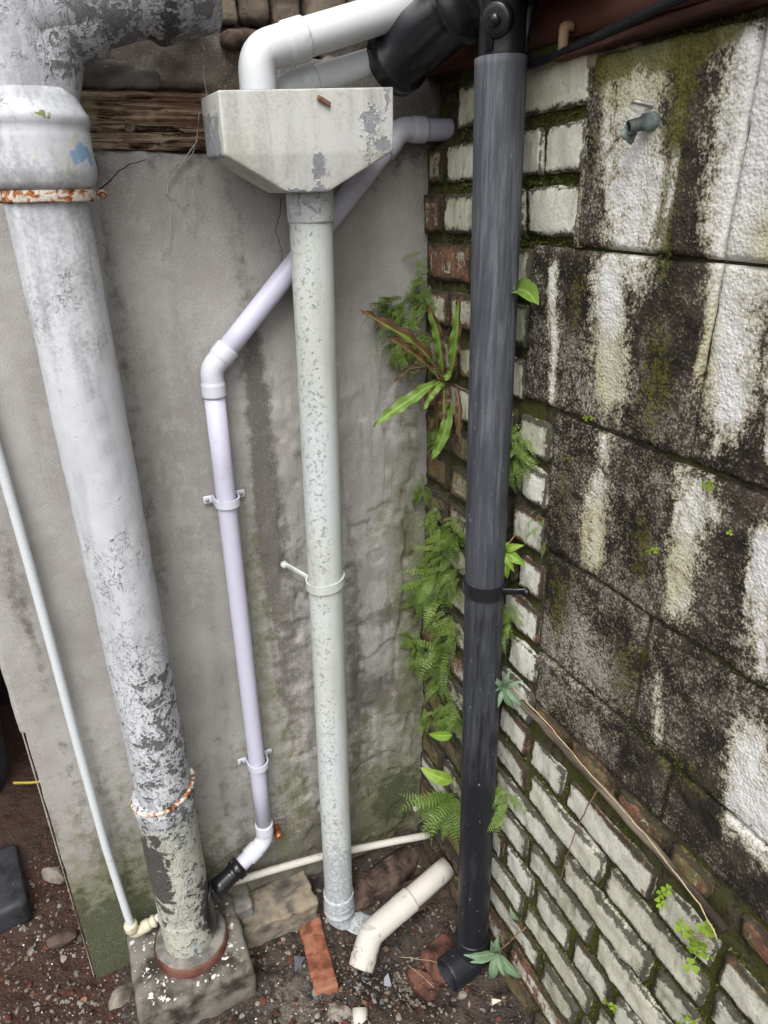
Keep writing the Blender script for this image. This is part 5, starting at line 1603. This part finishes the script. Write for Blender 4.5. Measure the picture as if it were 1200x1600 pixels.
for (lab, c, n, s, out, kw) in [
    ('small spleenwort sprig high in the corner above the large fern', (-.020, -.012, 1.420), 5, .048, diag, {}),
    ('spleenwort tuft in the corner beside the bare red brick', (-.012, -.020, 1.375), 12, .055, diag, {}),
    ('spleenwort tuft reaching left over the render above the large fern', (-.050, -.014, 1.345), 12, .075, (-.8, -.5, .1), {}),
    ('spleenwort with tips hanging far left of the large fern', (-.075, -.012, 1.335), 7, .075, (-1, -.25, .15), dict(spread=.5, hang=.1)),
    ('spleenwort clump drooping below the large fern on the render', (-.060, -.010, 1.290), 12, .065, (-.6, -.7, 0), dict(hang=.9)),
    ('dark spleenwort clump directly behind the crown of the large fern', (-.020, -.060, 1.290), 14, .070, diag, dict(dead=.25)),
    ('spleenwort clump right of the black pipe level with the large fern foot', (-.012, -.322, 1.170), 14, .060, (-.8, -.5, 0), dict(hang=.7)),
    ('spleenwort wisps right of the black pipe above the bright rosette', (-.012, -.330, 1.205), 8, .050, (-.8, -.5, 0), {}),
    ('spleenwort tuft left of the black pipe just above its clamp', (-.012, -.150, .955), 8, .060, diag, {}),
    ('spleenwort mat in the corner left of the clamp', (-.012, -.060, .860), 10, .060, diag, dict(hang=.8)),
    ('dense yellow green spleenwort left of and below the clamp', (-.012, -.085, .800), 16, .085, diag, dict(meshes=FRN[:1] + SPL[:2])),
    ('spleenwort trailing in the corner line below the clamp', (-.015, -.020, .740), 10, .060, diag, dict(hang=1.0)),
    ('spleenwort bunch sticking out over the render below the clamp', (-.030, -.016, .625), 12, .062, (-.9, -.5, 0), dict(hang=.4)),
    ('spleenwort streamers hanging below that bunch in the corner', (-.014, -.024, .590), 7, .070, diag, dict(hang=1.5)),
    ('dense spleenwort halfway down between corner and black pipe', (-.012, -.115, .640), 16, .080, diag, {}),
    ('spleenwort clump lower down touching the left of the black pipe', (-.012, -.165, .520), 12, .070, diag, {}),
    ('tiny spleenwort in a joint of the low dark bricks', (-.012, -.105, .470), 6, .040, diag, {}),
    ('spleenwort tuft right of the black pipe below the clamp', (-.012, -.335, .865), 9, .050, (-.8, -.6, 0), dict(hang=.8)),
    ('small spleenwort right of the black pipe beside the sage seedling', (-.012, -.320, .790), 6, .045, (-.8, -.6, 0), {}),
    ('spleenwort wisps on the dark bricks just under the large fern', (-.012, -.080, 1.130), 9, .050, diag, dict(dead=.3, hang=.9)),
    ('spleenwort strip in the corner line level with the bright rosette', (-.014, -.022, 1.000), 7, .050, diag, dict(hang=1.0)),
    ('spleenwort tuft in the joint between corner and pipe above the clamp', (-.012, -.110, .905), 10, .060, diag, dict(hang=.7)),
    ('spleenwort tuft low in the corner above the light green fern', (-.014, -.060, .420), 6, .045, diag, dict(hang=.8)),
    ('yellow green spleenwort mat between the corner and the pipe, above the clamp level', (-.012, -.075, .950), 10, .055, diag, dict(hang=.8)),
    ('yellow green spleenwort mat hugging the pipe left side below the clamp', (-.012, -.160, .850), 10, .060, diag, dict(hang=.7)),
    ('yellow green spleenwort mat filling the joints a hand below the clamp', (-.012, -.140, .730), 12, .065, diag, dict(hang=.7)),
    ('spleenwort wisps low on the dark bricks left of the pipe', (-.012, -.110, .560), 9, .060, diag, dict(hang=.9)),
    ('tiny spleenwort in the brick joint under the block edge', (-.012, -.395, 1.065), 5, .030, (-.8, -.6, 0), {}),
]:
    fern(lab, c, n, s, out, **kw)
fern('light green fern with feathery fronds low beside the black pipe', (-.016, -.165, .265), 13, .120, (-.85, -.5, .0), 1.0, FRN, .45, 'light green ferns low on the brick wall', 'wall_fern')
fern('little light green fern right of the black pipe on the white bricks', (-.012, -.362, .455), 8, .070, (-.7, -.7, 0), 1.0, FRN, .6, 'light green ferns low on the brick wall', 'wall_fern')

def strap_leaf(pts, w, nrm, seed, wave=.12, brown=0.0, fold=.35, n=26):
    P = [np.array(p, float) for p in pts]
    # smooth curve through the points
    t = np.linspace(0, 1, n)
    k = np.linspace(0, 1, len(P))
    C = np.stack([np.interp(t, k, [p[j] for p in P]) for j in range(3)], -1)
    for _ in range(4):
        C[1:-1] = (C[:-2] + 2 * C[1:-1] + C[2:]) / 4
    T = np.gradient(C, axis=0); T /= np.linalg.norm(T, axis=1, keepdims=True)
    nrm = np.array(nrm, float)
    S = np.cross(T, nrm); S /= np.linalg.norm(S, axis=1, keepdims=True)
    N = np.cross(S, T)
    prof = np.interp(t, [0, .08, .25, .55, .85, 1], [.15, .45, .85, 1, .62, .03])
    r = np.random.default_rng(seed)
    V, F, B, Rb = [], [], [], []
    cols = np.linspace(-1, 1, 7)
    for i in range(n):
        for c in cols:
            ed = abs(c)
            wv = wave * w * math.sin(t[i] * 30 + seed + (1.5 if c < 0 else 0)) * ed ** 2
            V.append(C[i] + S[i] * (c * w * prof[i] * (1 + .05 * math.sin(t[i] * 38 + seed))) + N[i] * (fold * w * prof[i] * ed + wv))
            B.append(brown * (.4 + .9 * (1 if c > 0 else .3) * ed) + .3 * brown * (t[i] > .9))
            Rb.append(ed)
    m_ = len(cols)
    for i in range(n - 1):
        for j in range(m_ - 1):
            F.append((i * m_ + j, i * m_ + j + 1, (i + 1) * m_ + j + 1, (i + 1) * m_ + j))
    return np.array(V), F, dict(brown=np.array(B), rib=np.array(Rb))
ht = empty('harts_tongue_fern', 'large strap leaved fern with browning fronds growing from the corner joint', 'fern', None, (-.022, -.115, 1.235))
for i, (pts, w, nrm, brn) in enumerate([
    ([(-.022, -.115, 1.238), (-.060, -.118, 1.290), (-.100, -.12, 1.322), (-.150, -.12, 1.352), (-.182, -.118, 1.374)], .0135, (.2, -.8, .6), .75),
    ([(-.022, -.118, 1.232), (-.060, -.124, 1.270), (-.105, -.13, 1.305), (-.140, -.130, 1.328)], .0125, (.2, -.7, .7), .85),
    ([(-.020, -.110, 1.245), (-.030, -.116, 1.290), (-.040, -.12, 1.328), (-.060, -.12, 1.375)], .0115, (-.5, -.8, .2), .55),
    ([(-.018, -.130, 1.240), (-.022, -.150, 1.290), (-.024, -.160, 1.335), (-.026, -.165, 1.39)], .0120, (-.8, -.5, .2), .45),
    ([(-.024, -.120, 1.236), (-.060, -.125, 1.232), (-.105, -.13, 1.212), (-.140, -.13, 1.195), (-.168, -.128, 1.176)], .0135, (.1, -.6, .8), .12),
    ([(-.022, -.125, 1.225), (-.024, -.140, 1.190), (-.034, -.146, 1.155), (-.046, -.144, 1.125), (-.060, -.14, 1.098)], .0125, (-.6, -.8, .1), .15),
    ([(-.022, -.120, 1.240), (-.032, -.134, 1.225), (-.034, -.138, 1.200), (-.036, -.138, 1.165)], .0135, (-.5, -.85, .1), .80),
    ([(-.018, -.115, 1.225), (-.022, -.125, 1.190), (-.020, -.128, 1.150), (-.018, -.130, 1.115)], .0110, (-.8, -.6, .1), 1.1),
    ([(-.020, -.120, 1.242), (-.030, -.14, 1.255), (-.038, -.15, 1.245)], .0100, (-.4, -.7, .5), .3),
    ([(-.016, -.105, 1.240), (-.020, -.104, 1.205), (-.026, -.100, 1.165), (-.022, -.096, 1.130)], .0085, (-.7, -.7, .1), 1.6),
    ([(-.016, -.150, 1.235), (-.020, -.168, 1.205), (-.022, -.172, 1.165), (-.020, -.176, 1.135)], .0085, (-.8, -.5, .1), 1.5),
    ([(-.020, -.112, 1.240), (-.048, -.100, 1.262), (-.075, -.085, 1.258), (-.10, -.075, 1.235)], .0080, (.1, -.7, .7), 1.4),
    ([(-.020, -.125, 1.235), (-.045, -.142, 1.240), (-.070, -.150, 1.222), (-.086, -.15, 1.195)], .0085, (.1, -.8, .6), .35),
]):
    v, f, A = strap_leaf(pts, w * .85, nrm, i, brown=brn * 1.25 + .15, wave=.32, n=34)
    part('frond', (v, f), M['hart'], ht, True, A)
hl = empty('harts_tongue_fern', 'single glossy broad green frond peeping out right of the black pipe', 'fern', None, (-.02, -.29, 1.40))
v, f, A = strap_leaf([(-.014, -.240, 1.365), (-.018, -.280, 1.395), (-.030, -.325, 1.418), (-.040, -.365, 1.420), (-.046, -.402, 1.406)], .0185, (-.5, -.5, .7), 3, brown=.05, wave=.06)
part('frond', (v, f), M['hart'], hl, True, A)

def leaf_mesh(name, mat, asp=.32, n=10, tip=.03, fold=.25, droop=.25, seed=0):
    """one unit long leaf along +x"""
    V, F, Rb = [], [], []
    cols = (-1, -.5, 0, .5, 1)
    for i in range(n + 1):
        t = i / n
        w = asp * .5 * math.sin(math.pi * min(1, t ** .75 * .98 + .02)) ** .85 if t < 1 else tip * .2
        w = max(w, .012)
        z = .18 * math.sin(t * 2.4) - droop * t * t
        for c in cols:
            V.append((t, c * w, z + fold * w * abs(c) + .012 * math.sin(t * 20 + c * 2 + seed) * abs(c)))
            Rb.append(abs(c))
    m_ = len(cols)
    for i in range(n):
        for j in range(m_ - 1):
            F.append((i * m_ + j, (i + 1) * m_ + j, (i + 1) * m_ + j + 1, i * m_ + j + 1))
    return make_mesh(name, np.array(V), F, M[mat], True, dict(rib=np.array(Rb), brown=np.zeros(len(V))))
LW = [leaf_mesh('leaf', 'weed', .42, seed=i, droop=.15 + .2 * i) for i in range(3)]
LS = [leaf_mesh('leaf', 'sage', .27, seed=i, droop=.1 + .15 * i) for i in range(3)]
def rosette(name, label, c, leaves, meshes, up_=(-.6, -.6, .5), cat='weed', stem=None):
    o = empty(name, label, cat, None, c)
    for (d, s) in leaves:
        l = link('leaf', rp_.choice(meshes), o)
        mm = basis(d, up_) @ Matrix.Diagonal((s, s, s, 1))
        mm.translation = Vector((0, 0, 0)) + Vector(d).normalized() * .004
        l.matrix_basis = mm
    if stem:
        part('stem', tube(strand('', '', '', stem, 0, ''), .0014, 6), M['twig'], o)
    return o
def dirs(px):                                  # directions given as (right, up, out) seen from the yard
    R_ = Vector((.88, -.47, 0)); O_ = Vector((-.47, -.88, 0)); U_ = Vector((0, 0, 1))
    return [((R_ * a + U_ * b + O_ * k), s) for (a, b, k, s) in px]
rosette('leafy_weed', 'bright lime green leafy rosette on the brick right of the black clamp', (-.030, -.335, 1.000),
        dirs([(-.9, -.15, .5, .040), (-.7, -.2, .7, .030), (.15, -1, .4, .046), (.7, -.35, .4, .040), (.6, .35, .3, .032), (-.1, .9, .2, .036), (-.45, .55, .4, .028), (.3, -.5, .6, .034), (-.6, .1, .3, .03), (.2, .7, .5, .026)]), LW, stem=[(.0, -.33, 1.02), (-.015, -.333, 1.012), (-.030, -.335, 1.0)])
rosette('sage_seedling', 'small grey green seedling at the upper end of the straw stem', (-.028, -.362, .735),
        dirs([(-1, .15, .3, .044), (-.65, .85, .3, .040), (.1, 1, .3, .038), (.75, .6, .3, .034), (.7, -.6, .4, .044), (.2, -1, .4, .036), (-.3, -.55, .6, .034), (-.1, .3, .9, .022), (.35, -.85, .3, .042)]), LS, stem=[(.0, -.358, .742), (-.014, -.360, .738), (-.028, -.362, .735)])
rosette('sage_seedling', 'larger sage green seedling with long leaves by the foot of the black pipe', (-.052, -.432, .110),
        dirs([(-1, .16, .2, .068), (-.95, -.12, .3, .055), (-.05, 1, .2, .075), (-.25, .9, .2, .055), (-.12, -1, .2, .072), (.38, -1, .2, .070), (.72, -.75, .2, .074), (-.5, .5, .5, .022), (.25, -.5, .6, .04)]), LS,
        stem=[(-.0, -.455, .185), (-.025, -.450, .165), (-.045, -.440, .13), (-.052, -.432, .110)])
l = link('leaf', LS[0], None); tag(l, 'single oval sage leaf on the wall above the larger seedling', 'leaf'); l.matrix_basis = Matrix.Translation((-.016, -.447, .205)) @ basis((-.3, .5, .8), (-.8, -.6, .1)) @ Matrix.Diagonal((.034, .05, .034, 1))
l.name = 'seedling_leaf'
l = link('seedling_leaf', LW[0], None); tag(l, 'broad yellow green leaf left of the black pipe, above the low fern', 'leaf'); l.matrix_basis = Matrix.Translation((-.045, -.230, .395)) @ basis((-.75, .55, .35), (-.5, -.8, .4)) @ Matrix.Diagonal((.075, .075, .06, 1))
l = link('seedling_leaf', LW[1], None); tag(l, 'small yellow green leaf touching the left edge of the black pipe', 'leaf'); l.matrix_basis = Matrix.Translation((-.045, -.220, .515)) @ basis((-.8, .5, -.1), (-.5, -.8, .4)) @ Matrix.Diagonal((.05, .05, .04, 1))

def clover_mesh(seed):
    V, F = [], []
    r = np.random.default_rng(seed)
    for k in range(3):
        a = k / 3 * 2 * math.pi + .3 * seed
        d = np.array([math.cos(a), math.sin(a), .1]); s = np.array([-math.sin(a), math.cos(a), 0])
        b = len(V)
        for (t, w) in ((.05, .05), (.35, .38), (.75, .50), (1.0, .36), (.92, .0), (1.0, -.36), (.75, -.50), (.35, -.38)):
            V.append(d * t + s * w + np.array([0, 0, .10 * abs(w) + r.uniform(-.03, .03)]))
        F.append(tuple(range(b, b + 8)))
    return make_mesh('leaflet', np.array(V), F, M['clover'], True)
CLV = [clover_mesh(i) for i in range(3)]
def clover(label, c, n, spread, s, name='clover_patch'):
    o = empty(name, label, 'weed', None, c)
    for i in range(n):
        l = link('leaflet', rp_.choice(CLV), o)
        off = Vector((-.012 - rp_.random() * .016, rp_.gauss(0, spread), rp_.gauss(0, spread)))
        mm = basis((rp_.uniform(-.3, .3), rp_.uniform(-.5, .5), 1), (-.8, -.5, .5)) @ Matrix.Rotation(rp_.uniform(0, 6), 4, 'Z') @ Matrix.Diagonal((s * rp_.uniform(.7, 1.2),) * 3 + (1,))
        mm.translation = off
        l.matrix_basis = mm
        if n > 3:
            part('stem', tube(strand('', '', '', [np.array(c) + np.array([.004, off.y * .4, off.z * .4 - .01]), np.array(c) + np.array(off) * .6 + np.array([-.004, 0, -.004]), np.array(c) + np.array(off)], 0, ''), .0005, 5), M['straw'], o)
    return o
clover('lime green leaflets sprouting from the joint at the lower end of the batten', (-.006, -.815, .628), 13, .018, .0095)
clover('small green sprout beside the straw stem end, left of the lime leaflets', (-.006, -.755, .652), 3, .008, .008)
clover('round lime green sprout on the white bricks at the bottom right', (-.010, -.835, .495), 4, .006, .012)
clover('tiny green sprout on the lowest white bricks at the bottom edge', (-.008, -.700, .318), 3, .008, .007)
clover('tiny green sprout on the block joint right of the black pipe', (-.004, -.497, 1.270), 2, .003, .005)
clover('tiny yellow green sprout in the joint between upper blocks at the right', (-.004, -.696, 1.246), 1, .002, .007)
clover('tiny green sprout in the middle of the blackened block', (-.004, -.632, 1.136), 2, .003, .0045)
clover('faint green sprout on the dark block near the right edge', (-.004, -.727, 1.204), 1, .003, .0045)
